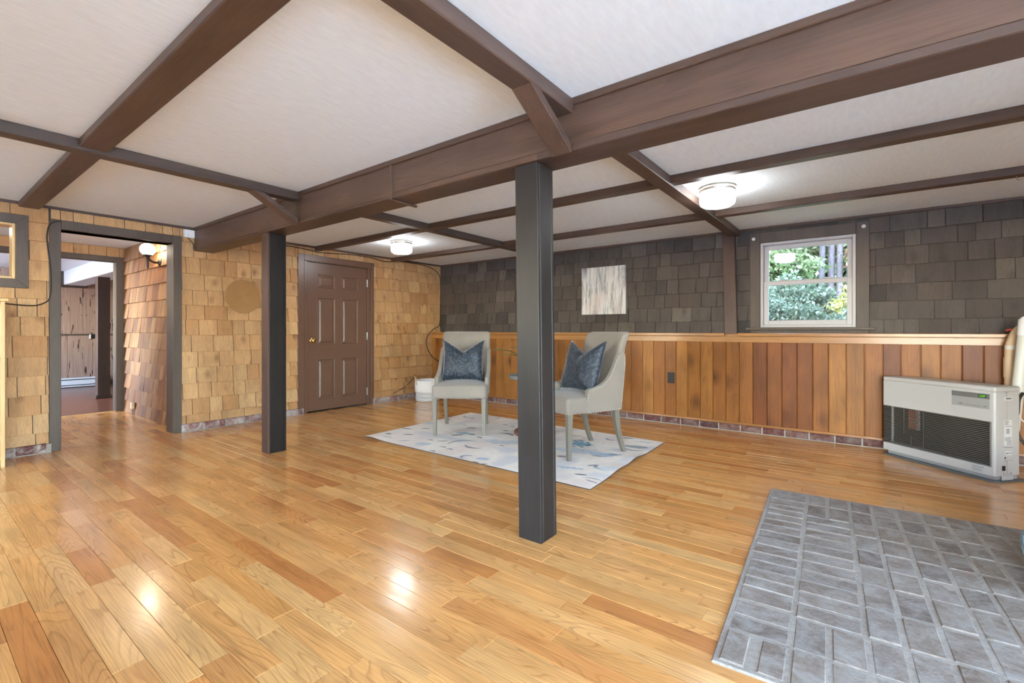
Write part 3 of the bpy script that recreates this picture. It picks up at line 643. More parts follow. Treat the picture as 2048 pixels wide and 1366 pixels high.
# ================================================================== LIGHTS
def ceiling_light(x, y, lab):
    t_ = empty('ceiling_light', (x, y, CZ), label=lab, cat='ceiling light', group='round flush ceiling lights')
    m = MB(); m.lathe([(.13, 0), (.134, -.004), (.134, -.034), (.128, -.04), (.118, -.04), (.116, -.012)], 40, close=False); m.build('ring', 'lamp_ring', t_, smooth=True)
    m = MB(); m.lathe([(.116, -.034), (.128, -.042), (.131, -.07), (.131, -.115), (.124, -.135), (.1, -.15), (.05, -.158), (.0001, -.16)], 40, close=False); m.build('shade', 'lamp_glass', t_, smooth=True)
    for k in range(3):
        a = k * 2.094 + .6; MB().lathe([(.006, 0), (.006, .012), (.0001, .014)], 8).build('thumb_screw', 'steel', t_, loc=(.132 * math.cos(a), .132 * math.sin(a), -.025), rot=(0, math.radians(90), a))
ceiling_light(-.945, 3.93, 'round alabaster ceiling light near the window'); ceiling_light(-4.72, 3.90, 'round alabaster ceiling light near the brown door')
ceiling_light(1.0, .6, 'added round ceiling light above and behind the camera'); ceiling_light(-2.4, -1.2, 'added round ceiling light over the near floor out of the picture'); ceiling_light(-6.9, .2, 'added round ceiling light brightening the vestibule'); ceiling_light(-9.6, .6, 'added round ceiling light brightening the far room')  # unseen extra fixtures, added to brighten the rooms
sc_ = empty('wall_sconce', (-6.68, 1.915, 1.905), label='lit globe sconce with dark bracket on the vestibule shakes', cat='sconce')
m = MB(); m.lathe([(.05, 0), (.052, .008), (.044, .02), (.02, .03), (.0001, .032)], 24); m.build('wall_plate', 'bracket_black', sc_, smooth=True, rot=(math.radians(90), 0, 0))
MB().tube([(0, -.02, .0), (-.0, -.06, -.005), (0, -.10, .012), (0, -.125, .05), (0, -.13, .06)], [.014, .014, .013, .012, .012], 10).build('arm', 'bracket_black', sc_, smooth=True)
MB().lathe([(.0001, -.085), (.008, -.082), (.012, -.06), (.012, .03), (.018, .05), (.03, .062), (.045, .07), (.045, .078), (.03, .08)], 20, close=False).build('cup', 'bracket_black', sc_, smooth=True, loc=(0, -.13, 0))
MB().lathe([(.034, .0), (.05, .008), (.068, .03), (.076, .058), (.072, .088), (.056, .114), (.03, .128), (.0001, .133)], 28, close=False).build('globe', 'globe', sc_, smooth=True, loc=(0, -.13, .076))
#@@OBJECTS
# ================================================================== OBJECTS
def at_floor(u, v, z=0.0):
    d = F + (u - 1024) / F_PX * R + np.array([0, 0, (661 - v) / F_PX]); t = (z - CAM_H) / d[2]; return Vector(np.array([0, 0, CAM_H]) + t * d)
def at_y(u, v, y):
    d = F + (u - 1024) / F_PX * R + np.array([0, 0, (661 - v) / F_PX]); return Vector(np.array([0, 0, CAM_H]) + y / d[1] * d)
def at_x(u, v, x):
    d = F + (u - 1024) / F_PX * R + np.array([0, 0, (661 - v) / F_PX]); return Vector(np.array([0, 0, CAM_H]) + x / d[0] * d)
def smooth_path(pts, k=6):
    P = [Vector(p) for p in pts]; out = []
    for i in range(len(P) - 1):
        p0, p1, p2, p3 = P[max(i - 1, 0)], P[i], P[i + 1], P[min(i + 2, len(P) - 1)]
        for j in range(k):
            t = j / k; out.append(.5 * ((2 * p1) + (p2 - p0) * t + (2 * p0 - 5 * p1 + 4 * p2 - p3) * t * t + (3 * p1 - p0 - 3 * p2 + p3) * t ** 3))
    return out + [P[-1]]
def rbox(hx, hy, hz, r, n=10, deform=None, c=(0, 0, 0)):
    """rounded box surface on a grid, optionally bent by deform(x, y, z)"""
    def ax(h):
        e = [-h + r * (1 - math.cos(a * math.pi / 8)) for a in range(4)] if r < h else []
        mid = list(np.linspace(-h + r, h - r, max(2, n))) ; return e + mid + [-q for q in reversed(e)]
    A = [ax(hx), ax(hy), ax(hz)]; H = (hx, hy, hz); idx = {}; V = []; Fc = []
    def vid(p):
        k = tuple(round(q, 5) for q in p)
        if k not in idx:
            inn = [max(-(H[i] - r), min(H[i] - r, p[i])) for i in range(3)]; d = Vector([p[i] - inn[i] for i in range(3)]); q = Vector(inn) + (d.normalized() * r if d.length > 1e-9 else d)
            idx[k] = len(V); q = tuple(q[i] + c[i] for i in range(3)); V.append(deform(*q) if deform else q)
        return idx[k]
    for a in range(3):
        b, d = (a + 1) % 3, (a + 2) % 3
        for s in (-1, 1):
            for i in range(len(A[b]) - 1):
                for j in range(len(A[d]) - 1):
                    q = []
                    for (ii, jj) in ((i, j), (i + 1, j), (i + 1, j + 1), (i, j + 1)):
                        p = [0, 0, 0]; p[a] = s * H[a]; p[b] = A[b][ii]; p[d] = A[d][jj]; q.append(vid(p))
                    Fc.append(tuple(q) if s > 0 else tuple(reversed(q)))
    return V, Fc
def soft(name, v, f, mat, parent, **k):
    o = MB().add(v, f).build(name, mat, parent, recalc=True, **k); o.data.polygons.foreach_set('use_smooth', [True] * len(o.data.polygons)); return o

# ---- brick hearth set into the floor
he = empty('brick_hearth', tuple(HO), HA, label='greywashed brick hearth set into the oak floor in the right foreground', cat='hearth')
frH = Fr((0, 0, 0), (1, 0, 0), (0, 1, 0), (0, 0, 1)); items = []; rd = random.Random(17)
MB().box(-.012, HW, -HD - .005, .012, -.06, .007).build('mortar_bed', 'mortar', he, bevel=.004, seg=1)
def hb(x0, x1, y0, y1):
    g = .0085
    v = slab(frH, x0 + g + rd.uniform(-.002, .003), x1 - g + rd.uniform(-.003, .002), y0 + g + rd.uniform(-.002, .003), y1 - g + rd.uniform(-.003, .002), -.05, .0095 + rd.uniform(-.0018, .002), .003, [rd.uniform(-.0014, .0014) for _ in range(4)])
    put('brick', mesh('brick', v, SLABF, (rd.random(), rd.random(), rd.random())), 'hearth_brick', he)
xs = [0, .204, .426, .652, .872, 1.094, 1.316, 1.538, 1.76, 1.99]
ysr = [0, -.204, -.425, -.64, -.86, -1.08, -1.27, -1.375, -1.60, -1.815, -2.015]
for ci in range(9):
    x0, x1 = xs[ci], xs[ci + 1]; xm = (x0 + x1) / 2 + rd.uniform(-.006, .006)
    if ci == 0:
        hb(x0, xm, -.204, 0); hb(xm, x1, -.204, 0)
        cuts = [-.204, -.32, -.405, -.50, -.595, -.69, -.79, -.895, -.99, -1.09, -1.19, -1.28, -1.372, -1.463, -1.584, -1.704, -1.815]
        for a, b in zip(cuts[:-1], cuts[1:]): hb(x0, x1, b, a)
        hb(x0, xm - .01, -2.015, -1.815); hb(xm + .01, x1, -2.015, -1.815)
    elif ci == 1:
        for a, b in ((0, -.204), (-.204, -.425), (-1.60, -1.815), (-1.815, -2.015)): hb(x0, xm, b, a); hb(xm, x1, b, a)
        cuts = list(np.linspace(-.425, -1.60, 12))
        for a, b in zip(cuts[:-1], cuts[1:]): hb(x0, x1, b, a)
    else:
        yy = [0, -.204, -.40, -.592, -.786, -.976, -1.16, -1.375, -1.60, -1.815, -2.015] if ci < 4 else [0, -.2, -.392, -.585, -.78, -.968, -1.165, -1.365, -1.59, -1.81, -2.015]
        for a, b in zip(yy[:-1], yy[1:]):
            if a - b < .12: hb(x0, x1, b, a)
            else: hb(x0, xm, b, a); hb(xm, x1, b, a)

# ---- area rug with a faded floral print
RC = [Vector(p) for p in ((-4.134, 2.927, 0), (-1.522, 2.896, 0), (-1.585, 4.55, 0), (-4.218, 4.645, 0))]
NU, NV = 420, 270
uu, vv = np.meshgrid(np.linspace(0, 1, NU), np.linspace(0, 1, NV), indexing='ij')
RX = (1 - uu) * (1 - vv) * RC[0].x + uu * (1 - vv) * RC[1].x + uu * vv * RC[2].x + (1 - uu) * vv * RC[3].x
RY = (1 - uu) * (1 - vv) * RC[0].y + uu * (1 - vv) * RC[1].y + uu * vv * RC[2].y + (1 - uu) * vv * RC[3].y
def vnoise(X, Y, s, seed):
    r = np.random.default_rng(seed); T = r.random((64, 64)); a = X * s; b = Y * s; i = np.floor(a).astype(int); j = np.floor(b).astype(int); fx = a - i; fy = b - j
    fx = fx * fx * (3 - 2 * fx); fy = fy * fy * (3 - 2 * fy); g = lambda p, q: T[p % 64, q % 64]
    return (g(i, j) * (1 - fx) + g(i + 1, j) * fx) * (1 - fy) + (g(i, j + 1) * (1 - fx) + g(i + 1, j + 1) * fx) * fy
col = np.zeros((NU, NV, 3)); base = np.array(lin(240, 233, 221)[:3]); n1 = vnoise(RX, RY, 5, 1); n2 = vnoise(RX, RY, 18, 2); n3 = vnoise(RX, RY, 60, 3)
col[:] = base; col *= (0.95 + .1 * n2)[..., None]
k = np.clip((n1 - .6) * 3, 0, .6)[..., None]; col = col * (1 - k) + np.array(lin(204, 206, 212)[:3]) * k
k = np.clip((vnoise(RX, RY, 4, 8) - .62) * 3, 0, .5)[..., None]; col = col * (1 - k) + np.array(lin(228, 212, 202)[:3]) * k
NAVY, GREY, TEAL, PALE = lin(88, 98, 112), lin(120, 126, 136), lin(122, 172, 188), lin(172, 192, 208)
def blob(p, a, b, ang, c, al=.9, rag=.35, fs=26):
    global col
    dx, dy = RX - p[0], RY - p[1]; ca, sa = math.cos(ang), math.sin(ang); x = (dx * ca + dy * sa) / a; y = (-dx * sa + dy * ca) / b
    d = np.sqrt(x * x + y * y) + rag * (vnoise(RX, RY, fs, int(abs(p[0] * 971)) % 97) - .5) + .25 * (n3 - .5)
    k = (np.clip((1.05 - d) * 6, 0, 1) * al)[..., None]; col = col * (1 - k) + np.array(c[:3]) * k
def arc(p, r, a0, a1, wd, c, al=.8, sy=1.0):
    global col
    dx, dy = RX - p[0], (RY - p[1]) / sy; d = np.abs(np.hypot(dx, dy) - r); an = np.mod(np.arctan2(dy, dx) - a0, 2 * math.pi); L = a1 - a0
    tap = np.clip(np.sin(np.clip(an / L, 0, 1) * math.pi), 0, 1); k = (np.clip((wd * tap - d) / wd * 3 + .2 * (n3 - .5), 0, 1) * (an < L) * al)[..., None]; col = col * (1 - k) + np.array(c[:3]) * k
def lc(x, y): return at_floor(700 + x / 5.69, 820 + y / 5.69)
def rc(x, y): return at_floor(1110 + x / 8.904, 850 + y / 8.904)
for (x, y, a, b, g, c) in ((650, 220, .07, .018, .3, GREY), (860, 218, .06, .016, .6, GREY), (440, 280, .05, .022, 0, NAVY), (665, 287, .055, .02, .5, NAVY), (625, 357, .06, .012, .9, GREY), (1060, 362, .06, .012, .7, NAVY), (1385, 212, .06, .02, .4, NAVY), (1770, 243, .035, .014, .2, NAVY), (1475, 320, .045, .014, -.2, NAVY), (1215, 292, .06, .022, .8, NAVY), (1380, 285, .06, .022, .2, NAVY), (1520, 565, .06, .03, .4, PALE), (1430, 605, .03, .012, 0, NAVY), (1525, 625, .03, .012, .6, NAVY), (430, 320, .05, .01, .3, GREY), (1300, 180, .03, .008, .3, GREY), (1400, 105, .03, .012, .3, NAVY), (1680, 100, .03, .012, .8, NAVY), (1730, 415, .035, .01, 0, GREY)): blob(lc(x, y), a, b, g, c)
blob(lc(840, 395), .09, .05, .4, PALE, .7); blob(lc(1290, 272), .07, .05, .3, TEAL, .75, .6); blob(lc(1740, 370), .16, .09, .3, PALE, .5, .8); blob(lc(870, 155), .09, .06, .3, TEAL, .35, .8)
arc(lc(1300, 400), .16, 1.2, 4.0, .018, GREY); arc(lc(1470, 405), .13, 3.6, 5.8, .02, NAVY); arc(lc(1730, 300), .11, .4, 2.6, .028, NAVY)
for q in ((895, 357), (1040, 437), (1115, 462), (915, 485), (1750, 182), (1835, 205)): arc(lc(*q), .035, .2, 3.3, .016, NAVY)
arc(lc(1240, 110), .13, 2.4, 5.2, .012, lin(150, 130, 120)); arc(lc(1330, 545), .05, .5, 5.5, .014, GREY); arc(lc(1440, 75), .16, 3.2, 5.6, .014, GREY)
blob(rc(440, 345), .115, .085, .3, TEAL, .95, .9, 40); blob(rc(430, 300), .05, .05, .2, lin(140, 160, 178), .6, .9)
for q in ((330, 400), (480, 405), (580, 385), (590, 325), (460, 290), (330, 290), (610, 365)): blob(rc(*q), .02, .014, .3, lin(60, 78, 96), .9)
blob(rc(380, 480), .2, .08, .3, PALE, .55, .9); blob(rc(900, 550), .13, .06, .3, PALE, .9, .9, 40); blob(rc(760, 570), .05, .022, .2, GREY, .6); blob(rc(1040, 548), .05, .022, .4, GREY, .6)
blob(rc(1440, 405), .12, .055, .25, lin(146, 156, 164), .9, .3); arc(rc(1440, 425), .1, 3.3, 6.2, .02, GREY); blob(rc(1300, 247), .055, .02, .3, GREY); arc(rc(1030, 262), .06, 2.8, 6.0, .018, GREY); arc(rc(395, 188), .06, 3.0, 6.6, .014, GREY)
blob(rc(220, 775), .13, .03, .3, PALE, .9, 1.2, 44); blob(rc(665, 735), .05, .016, .8, GREY); blob(rc(445, 900), .045, .016, .3, NAVY); arc(rc(980, 790), .12, 2.5, 4.9, .022, GREY, .85, .7); arc(rc(560, 1060), .13, .9, 2.5, .01, GREY); blob(rc(640, 1020), .06, .008, -.2, GREY); blob(rc(130, 575), .05, .025, .3, GREY); blob(rc(1600, 320), .09, .03, .3, lin(196, 212, 210), .8, .8)
blob(rc(930, 810), .1, .07, .3, lin(208, 220, 224), .6, .4)
for (x, y) in ((740, 175), (515, 238), (860, 340), (715, 458), (495, 480), (60, 128)): blob(rc(x, y), .014, .008, 0, NAVY, .8)
lift = .022 * np.exp(-((RY - 3.78) / .16) ** 2) * np.clip((uu - .86) / .14, 0, 1) ** 2 + .016 * np.exp(-((RY - 3.42) / .16) ** 2) * np.clip((uu - .9) / .1, 0, 1) ** 2 + .012 * np.exp(-((uu - .05) / .05) ** 2 - ((vv - .0) / .1) ** 2)
ZT = .008 + lift + .0015 * (n1 - .5)
v = np.stack([RX, RY, ZT], -1).reshape(-1, 3); ii, jj = np.meshgrid(np.arange(NU - 1), np.arange(NV - 1), indexing='ij'); q0 = (ii * NV + jj).ravel()
faces = np.stack([q0, q0 + NV, q0 + NV + 1, q0 + 1], -1)
me = bpy.data.meshes.new('rug_pile'); me.vertices.add(len(v)); me.vertices.foreach_set('co', v.ravel().astype(np.float32)); me.loops.add(faces.size); me.loops.foreach_set('vertex_index', faces.ravel().astype(np.int32))
me.polygons.add(len(faces)); me.polygons.foreach_set('loop_start', np.arange(0, faces.size, 4, dtype=np.int32)); me.polygons.foreach_set('use_smooth', np.ones(len(faces), bool)); me.update(calc_edges=True)
a = me.attributes.new('print', 'FLOAT_COLOR', 'POINT'); a.data.foreach_set('color', np.concatenate([np.clip(col, 0, 1).reshape(-1, 3), np.ones((NU * NV, 1))], 1).ravel().astype(np.float32))
rug = empty('area_rug', (-2.9, 3.75, 0), label='cream area rug with faded blue and grey floral print', cat='rug'); put('pile', me, 'rug', rug, loc=(2.9, -3.75, 0))
ring = [(i, 0) for i in range(0, NU, 6)] + [(NU - 1, j) for j in range(0, NV, 6)] + [(i, NV - 1) for i in range(NU - 1, -1, -6)] + [(0, j) for j in range(NV - 1, -1, -6)]
m = MB(); n_ = len(ring); top = [(RX[i, j], RY[i, j], ZT[i, j]) for i, j in ring]; low = [(p[0], p[1], max(.0005, p[2] - .0075)) for p in top]
m.add(top + low, [(i, (i + 1) % n_, n_ + (i + 1) % n_, n_ + i) for i in range(n_)] ); m.build('backing', 'rug_back', rug, loc=(2.9, -3.75, 0))

# ---- upholstered chairs
def make_chair(loc, rz, lab):
    t_ = empty('upholstered_chair', loc, rz, label=lab, cat='chair', group='greige wing-arm dining chairs')
    def seatdef(x, y, z):
        if z > .47: z += .03 * max(0, 1 - (x / .29) ** 2) * max(0, 1 - ((y + .05) / .33) ** 2)
        return (x * (1 - .06 * (y + .34) / .6), y - .02 * (1 - (x / .29) ** 2) * (y < -.2), z)
    soft('seat', *rbox(.285, .29, .068, .03, 9, seatdef, (0, -.045, .453)), 'linen', t_)
    def backdef(x, y, z):
        k = (z - .42) / .66; x *= .93 + .07 * min(1, max(0, k) * 1.3); y += .15 * (z - .42); y -= .045 * (x / .27) ** 2 * (.4 + .6 * k)
        if k > .72: y += .05 * ((k - .72) / .28) ** 2
        return (x, y, z)
    bk = soft('backrest', *rbox(.275, .042, .332, .038, 12, backdef, (0, .235, .748)), 'linen', t_)
    prof = [(.245, .386), (-.125, .386), (-.132, .57), (-.12, .588), (-.09, .597), (-.04, .605), (.02, .625), (.075, .66), (.12, .71), (.16, .775), (.195, .845), (.225, .885), (.262, .90), (.30, .885), (.305, .80), (.285, .6), (.268, .386)]
    for s in (-1, 1):
        def xo(y, z): return .262 + .012 * min(1, max(0, (z - .4) / .3)) - .05 * max(0, (y - .05) / .25) * .35
        v = []; f = []; n = len(prof)
        for (ins, dx) in ((.0, 0.0), (.012, -.012), (.012, -.0)):
            pass
        cy = sum(p[0] for p in prof) / n; cz = sum(p[1] for p in prof) / n
        rings = [(1.0, -.018), (1.0, .016), (.985, .024)]
        for sc, off in rings:
            for (y, z) in prof: v.append((s * (xo(y, z) + off), cy + (y - cy) * sc, cz + (z - cz) * sc))
        for r_ in range(2):
            for i in range(n): f.append((r_ * n + i, r_ * n + (i + 1) % n, (r_ + 1) * n + (i + 1) % n, (r_ + 1) * n + i))
        f.append(tuple(range(2 * n, 3 * n))); f.append(tuple(range(n - 1, -1, -1)))
        MB().add(v, f).build('arm', 'linen', t_, smooth=True, bevel=.006, seg=2, angle=35)
    m = MB()
    def nail(x, y, z, nx=0, ny=0):
        q = .0056; m.add([(x + ny * q - nx * .001, y + nx * q - ny * .001, z), (x - nx * .001, y - ny * .001, z + q), (x - ny * q, y - nx * q, z), (x, y, z - q), (x + nx * .003, y + ny * .003, z)], [(0, 1, 4), (1, 2, 4), (2, 3, 4), (3, 0, 4)])
    for k in range(34): xx = -.26 + .52 * k / 33; nail(xx * 1.06, -.336 - .02 * (1 - (xx / .29) ** 2) - .001, .394, 0, -1)
    for s in (-1, 1):
        P = smooth_path([(0, y, z) for y, z in [(.262, .396), (.08, .396), (-.118, .396), (-.122, .57), (-.085, .585), (.02, .612), (.075, .647), (.12, .697), (.16, .762), (.20, .835), (.235, .875)]], 9); acc = 0
        for a_, b_ in zip(P[:-1], P[1:]):
            acc += (b_ - a_).length
            if acc > .0165: acc = 0; nail(s * (xo(b_.y, b_.z) + .0255), b_.y, b_.z, s, 0)
        for k in range(12): nail(s * .288, -.33 + .19 * k / 11, .394, s, 0)
        for k in range(28): yv, zv = .262 + .035 * k / 27 * 1.0, .40 + .45 * k / 27; nail(s * (xo(yv, zv) + .0255), yv - .004, zv, s, 0)
    o = m.build('nailhead_trim', 'nail', t_, recalc=False); o['kind'] = 'stuff'
    for s in (-1, 1):
        MB().add([(s * .255 + a, -.30 + b, z) for z, h in ((0, .017), (.39, .024)) for a, b in ((-h, -h), (h, -h), (h, h), (-h, h))], [(3, 2, 1, 0), (4, 5, 6, 7), (0, 1, 5, 4), (1, 2, 6, 5), (2, 3, 7, 6), (3, 0, 4, 7)], r3()).build('leg', 'leg_wash', t_, bevel=.002, seg=1)
        v = []; f = []; N = 9
        for k in range(N):
            z = .40 * (1 - k / (N - 1)); yc = .225 + .095 * (k / (N - 1)) ** 1.9; h = .026 - .009 * k / (N - 1); hx = .02 - .004 * k / (N - 1)
            v += [(s * .235 - hx, yc - h, z), (s * .235 + hx, yc - h, z), (s * .235 + hx, yc + h, z), (s * .235 - hx, yc + h, z)]
            if k: f += [((k - 1) * 4 + i, (k - 1) * 4 + (i + 1) % 4, k * 4 + (i + 1) % 4, k * 4 + i) for i in range(4)]
        f += [(0, 1, 2, 3), tuple(4 * (N - 1) + i for i in (3, 2, 1, 0))]
        MB().add(v, f, r3()).build('leg', 'leg_wash', t_, smooth=True)
    return t_
RUGZ = .0085
C1 = ((-3.555, 3.795, RUGZ), math.radians(35.5)); C2 = ((-2.10, 3.79, RUGZ), math.radians(-24.1))
make_chair(*C1, 'greige upholstered chair facing the camera, left of the near post'); make_chair(*C2, 'greige upholstered chair turned sideways, right of the near post')
def pillow(c, off, tilt, lab, spin=0.0, size=1.0):
    N = 26; v = []; f = []
    s_ = np.linspace(-1, 1, N)
    for side in (1, -1):
        for i in range(N):
            for j in range(N):
                s, t_ = s_[i], s_[j]
                x = .225 * s * (1 + .045 * abs(t_) ** 3 - .03 * (1 - t_ * t_)); z = .225 * t_ * (1 + .05 * abs(s) ** 3 - .02 * (1 - s * s))
                chop = max(0, 1 - abs(s) / .95) ** 1.15 * max(0, (t_ + .55) / 1.55) ** 2.2; z -= .125 * chop
                th = .085 * ((1 - abs(s) ** 3.2) * (1 - abs(t_) ** 3.2)) ** .6 * (1 - .25 * chop) + .006 * math.sin(9 * s + 4 * t_) * (1 - s * s) * (1 - t_ * t_)
                th -= .03 * chop * math.exp(-(s / .16) ** 2); y = side * max(th, 0) * (1 if side > 0 else 1)
                v.append((x, y, z))
    for k in range(2):
        for i in range(N - 1):
            for j in range(N - 1):
                q = [k * N * N + a * N + b for a, b in ((i, j), (i + 1, j), (i + 1, j + 1), (i, j + 1))]; f.append(tuple(q) if k else tuple(reversed(q)))
    m = Matrix.Rotation(c[1], 4, 'Z'); p = Vector(c[0]) + m @ Vector(off)
    bm = bmesh.new(); me = mesh('cushion', v, f); bm.from_mesh(me); bmesh.ops.remove_doubles(bm, verts=bm.verts, dist=.0006); bmesh.ops.recalc_face_normals(bm, faces=bm.faces); bm.to_mesh(me); bm.free()
    me.polygons.foreach_set('use_smooth', [True] * len(me.polygons))
    o = put('cushion', me, 'velvet', None); o.matrix_world = Matrix.Translation(p) @ m @ Matrix.Rotation(spin, 4, 'Z') @ Matrix.Rotation(tilt, 4, 'X') @ Matrix.Scale(size, 4); tag(o, lab, 'cushion', 'blue velvet cushions on the chairs'); return o
pillow(C1, (-.01, .075, .758), math.radians(-13), 'dark blue velvet cushion on the chair facing the camera')
pillow(C2, (-.015, .045, .765), math.radians(-17), 'dark blue velvet cushion on the chair right of the near post', math.radians(4), 1.04)

# ---- small round table with a plant behind the near post
TP = Vector((-2.82, 4.05, RUGZ))
tb = empty('side_table', tuple(TP), label='small round grey tray table behind the near post', cat='side table')
MB().lathe([(.0001, 0), (.165, 0), (.18, .012), (.18, .03), (.165, .05), (.09, .07), (.03, .08), (.022, .1)], 40, close=False).build('base', 'brown_wood', tb, smooth=True)
MB().lathe([(.02, .09), (.016, .2), (.016, .5), (.03, .575), (.06, .59)], 20, close=False).build('pedestal', 'tray_grey', tb, smooth=True)
MB().lathe([(.0001, .588), (.226, .588), (.234, .594), (.236, .625), (.231, .627), (.226, .604), (.0001, .602)], 48, close=False).build('tray', 'tray_grey', tb, smooth=True)
pl = empty('potted_plant', (TP.x + .03, TP.y, TP.z + .6045), label='strap-leaved green plant in a white pot on the tray table', cat='plant')
MB().lathe([(.0001, 0), (.06, 0), (.075, .03), (.085, .11), (.08, .112), (.075, .10), (.0001, .098)], 28, close=False).build('pot', 'pot', pl, smooth=True)
MB().lathe([(.0001, .099), (.074, .101)], 20, close=False).build('soil', 'soil', pl)
for k in range(9):
    a = [3.78, 3.6, .5, 1.5, 2.4, 5.2, 4.5, 5.9, 2.9][k]; L = [.42, .33, .2, .25, .24, .26, .3, .22, .24][k]; h = [.17, .12, .2, .26, .22, .18, .2, .24, .2][k]; v = []; f = []
    for i in range(9):
        s = i / 8; r_ = L * s; z = .10 + h * math.sin(min(1, s * 1.2) * 1.75) + .02 * s; wd = .02 * math.sin(math.pi * (.12 + .88 * s) ** .8) + .001; ca, sa = math.cos(a), math.sin(a)
        for e, dz in ((-1, .003), (0, -.002), (1, .003)): v.append((r_ * ca - e * wd * sa, r_ * sa + e * wd * ca, z + dz))
        if i: b = (i - 1) * 3; f += [(b, b + 1, b + 4, b + 3), (b + 1, b + 2, b + 5, b + 4)]
    v += [(p[0], p[1], p[2] - .002) for p in v]; nn = 27; f += [tuple(x + nn for x in reversed(q)) for q in list(f)]
    MB().add(v, f).build('leaf', 'leaf_house', pl, smooth=True, recalc=False)

# ---- rope basket in the corner
bpos = at_floor(855, 801); bk_ = empty('rope_basket', (bpos.x, bpos.y, 0), label='white rope basket with dark stripes and rope handle in the corner', cat='basket')
prof = [(.0001, 0), (.16, 0), (.175, .01)] ; z = .012
for k in range(6): prof += [(.182, z + .004), (.186, z + .011), (.182, z + .018)]; z += .021
MB().lathe(prof, 36, close=False).build('lower_coils', 'cotton', bk_, smooth=True)
for k in range(6): MB().lathe([(.181, .029 + k * .021), (.1865, .0315 + k * .021), (.1865, .0345 + k * .021), (.181, .037 + k * .021)], 36, close=False).build('stripe', 'stripe', bk_, smooth=True)
up = MB(); prof = [(.183, .136), (.192, .15), (.196, .2), (.198, .26), (.193, .315), (.197, .325), (.19, .328), (.184, .315), (.186, .2), (.17, .02)]
up.lathe(prof, 36, close=False); up.build('upper_wall', 'cotton', bk_, smooth=True)
for s in (0, 1):
    a0 = math.radians(232 + s * 180); P = [(.2 * math.cos(a0 + d), .2 * math.sin(a0 + d), z) for d, z in ((-.5, .26), (-.42, .335), (-.2, .372), (0, .38), (.2, .372), (.42, .335), (.5, .26))]
    MB().tube(smooth_path(P, 4), .009, 8).build('handle', 'rope', bk_, smooth=True)

# ---- room heater standing at an angle in the corner
FL = Vector((.112, 5.362, 0)); FRr = Vector((.735, 4.805, 0)); hd = (FRr - FL); HL = hd.length; hang = math.atan2(hd.y, hd.x)
ht_ = empty('room_heater', tuple(FL), hang, label='white floor-standing room heater with dark louvred front', cat='heater')
W8, D8 = HL, .235
def hp(name, b, mat, bevel=.003, par=None, seg=1, smooth=False): return MB().box(*b).build(name, mat, par or ht_, bevel=bevel, seg=seg, smooth=smooth)
m = MB(); m.prism([(-.015, .05, 0), (.03, -.03, 0), (W8 - .03, -.03, 0), (W8 + .02, .02, 0), (W8 + .02, D8 + .04, 0), (.06, D8 - .02, 0), (-.015, D8 - .06, 0)], (0, 0, .012)); m.build('floor_tray', 'heater_tray', ht_, bevel=.003, seg=1)
hp('plinth', (.03, W8 - .012, .018, D8 - .01, .012, .042), 'heater_grey')
hp('back_shell', (.004, W8 - .004, .10, D8, .04, .655), 'heater_white', .01, seg=2)
hp('grille_end', (.0, .004, .006, .1, .106, .433), 'heater_dark', 0); hp('side_panel', (.0, .018, .085, .12, .04, .655), 'heater_white', .003); hp('side_panel', (W8 - .03, W8, .0, .12, .04, .655), 'heater_white', .012, seg=3, smooth=True)
hp('front_panel', (.0, W8 - .012, .0, .11, .433, .655), 'heater_white', .006, seg=2)
hp('lower_panel', (.0, W8 - .012, .0, .11, .04, .106), 'heater_white', .005, seg=2)
soft('lid', *rbox(W8 / 2 + .002, D8 / 2 + .002, .02, .014, 4, None, (W8 / 2, D8 / 2, .672)), 'heater_white', ht_)
hp('grille_cavity', (.018, W8 - .03, .095, .1, .1, .44), 'heater_dark', 0)
for k in range(24):
    z = .111 + k * .0136; MB().box(.002, W8 - .034, .004, .016, z, z + .0046).build('louvre', 'heater_slat', ht_, bevel=.001, seg=1)
hp('grille_post', (W8 - .036, W8 - .03, .002, .03, .106, .433), 'heater_slat', .001)
bn = hp('burner_window', (.16, .25, .075, .094, .255, .41), 'copper', .002)
for k in range(4): hp('burner_bar', (.166 + .0 * k, .244, .07, .076, .275 + k * .032, .283 + k * .032), 'steel', .001)
hp('burner_guard', (.235, .262, .06, .07, .25, .425), 'steel', .001); hp('wire', (.30, .304, .05, .054, .11, .42), 'steel', 0); hp('wire', (.14, .144, .05, .054, .2, .42), 'steel', 0); hp('wire', (.2, .204, .05, .054, .11, .19), 'steel', 0)
hp('heat_shield', (.45, W8 - .032, .06, .066, .108, .43), 'bracket_black', 0)
cp = hp('control_panel', (.555, .806, -.004, .003, .525, .635), 'heater_grey', .0015); hp('display_band', (.556, .805, -.0052, -.003, .597, .634), 'heater_band', .0005, cp)
for k in range(8): z = .512 - k * .0092; hp('rib', (.55, .806, -.003, .002, z - .0028, z), 'heater_white', .0008)
def text(name, body, size, mat, parent, loc, rot=(math.radians(90), 0, 0), ext=.0004, sx=1.0):
    cu = bpy.data.curves.new(name, 'FONT'); cu.body = body; cu.size = size; cu.extrude = ext; cu.align_x = 'LEFT'
    tmp = bpy.data.objects.new('tmp', cu); COL.objects.link(tmp); bpy.context.view_layer.update()
    me = bpy.data.meshes.new_from_object(tmp.evaluated_get(bpy.context.evaluated_depsgraph_get())); bpy.data.objects.remove(tmp); me.name = name
    if sx != 1.0:
        for q in me.vertices: q.co.x *= sx
    return put(name, me, mat, parent, loc, rot)
hp('led_window', (.735, .785, -.0062, -.005, .606, .628), 'black', 0, cp)
text('clock_digits', '12:07', .02, 'led', cp, (.738, -.0066, .610), sx=.95)
text('lettering', 'MPI', .018, 'ink', cp, (.603, -.0046, .536), sx=1.05)
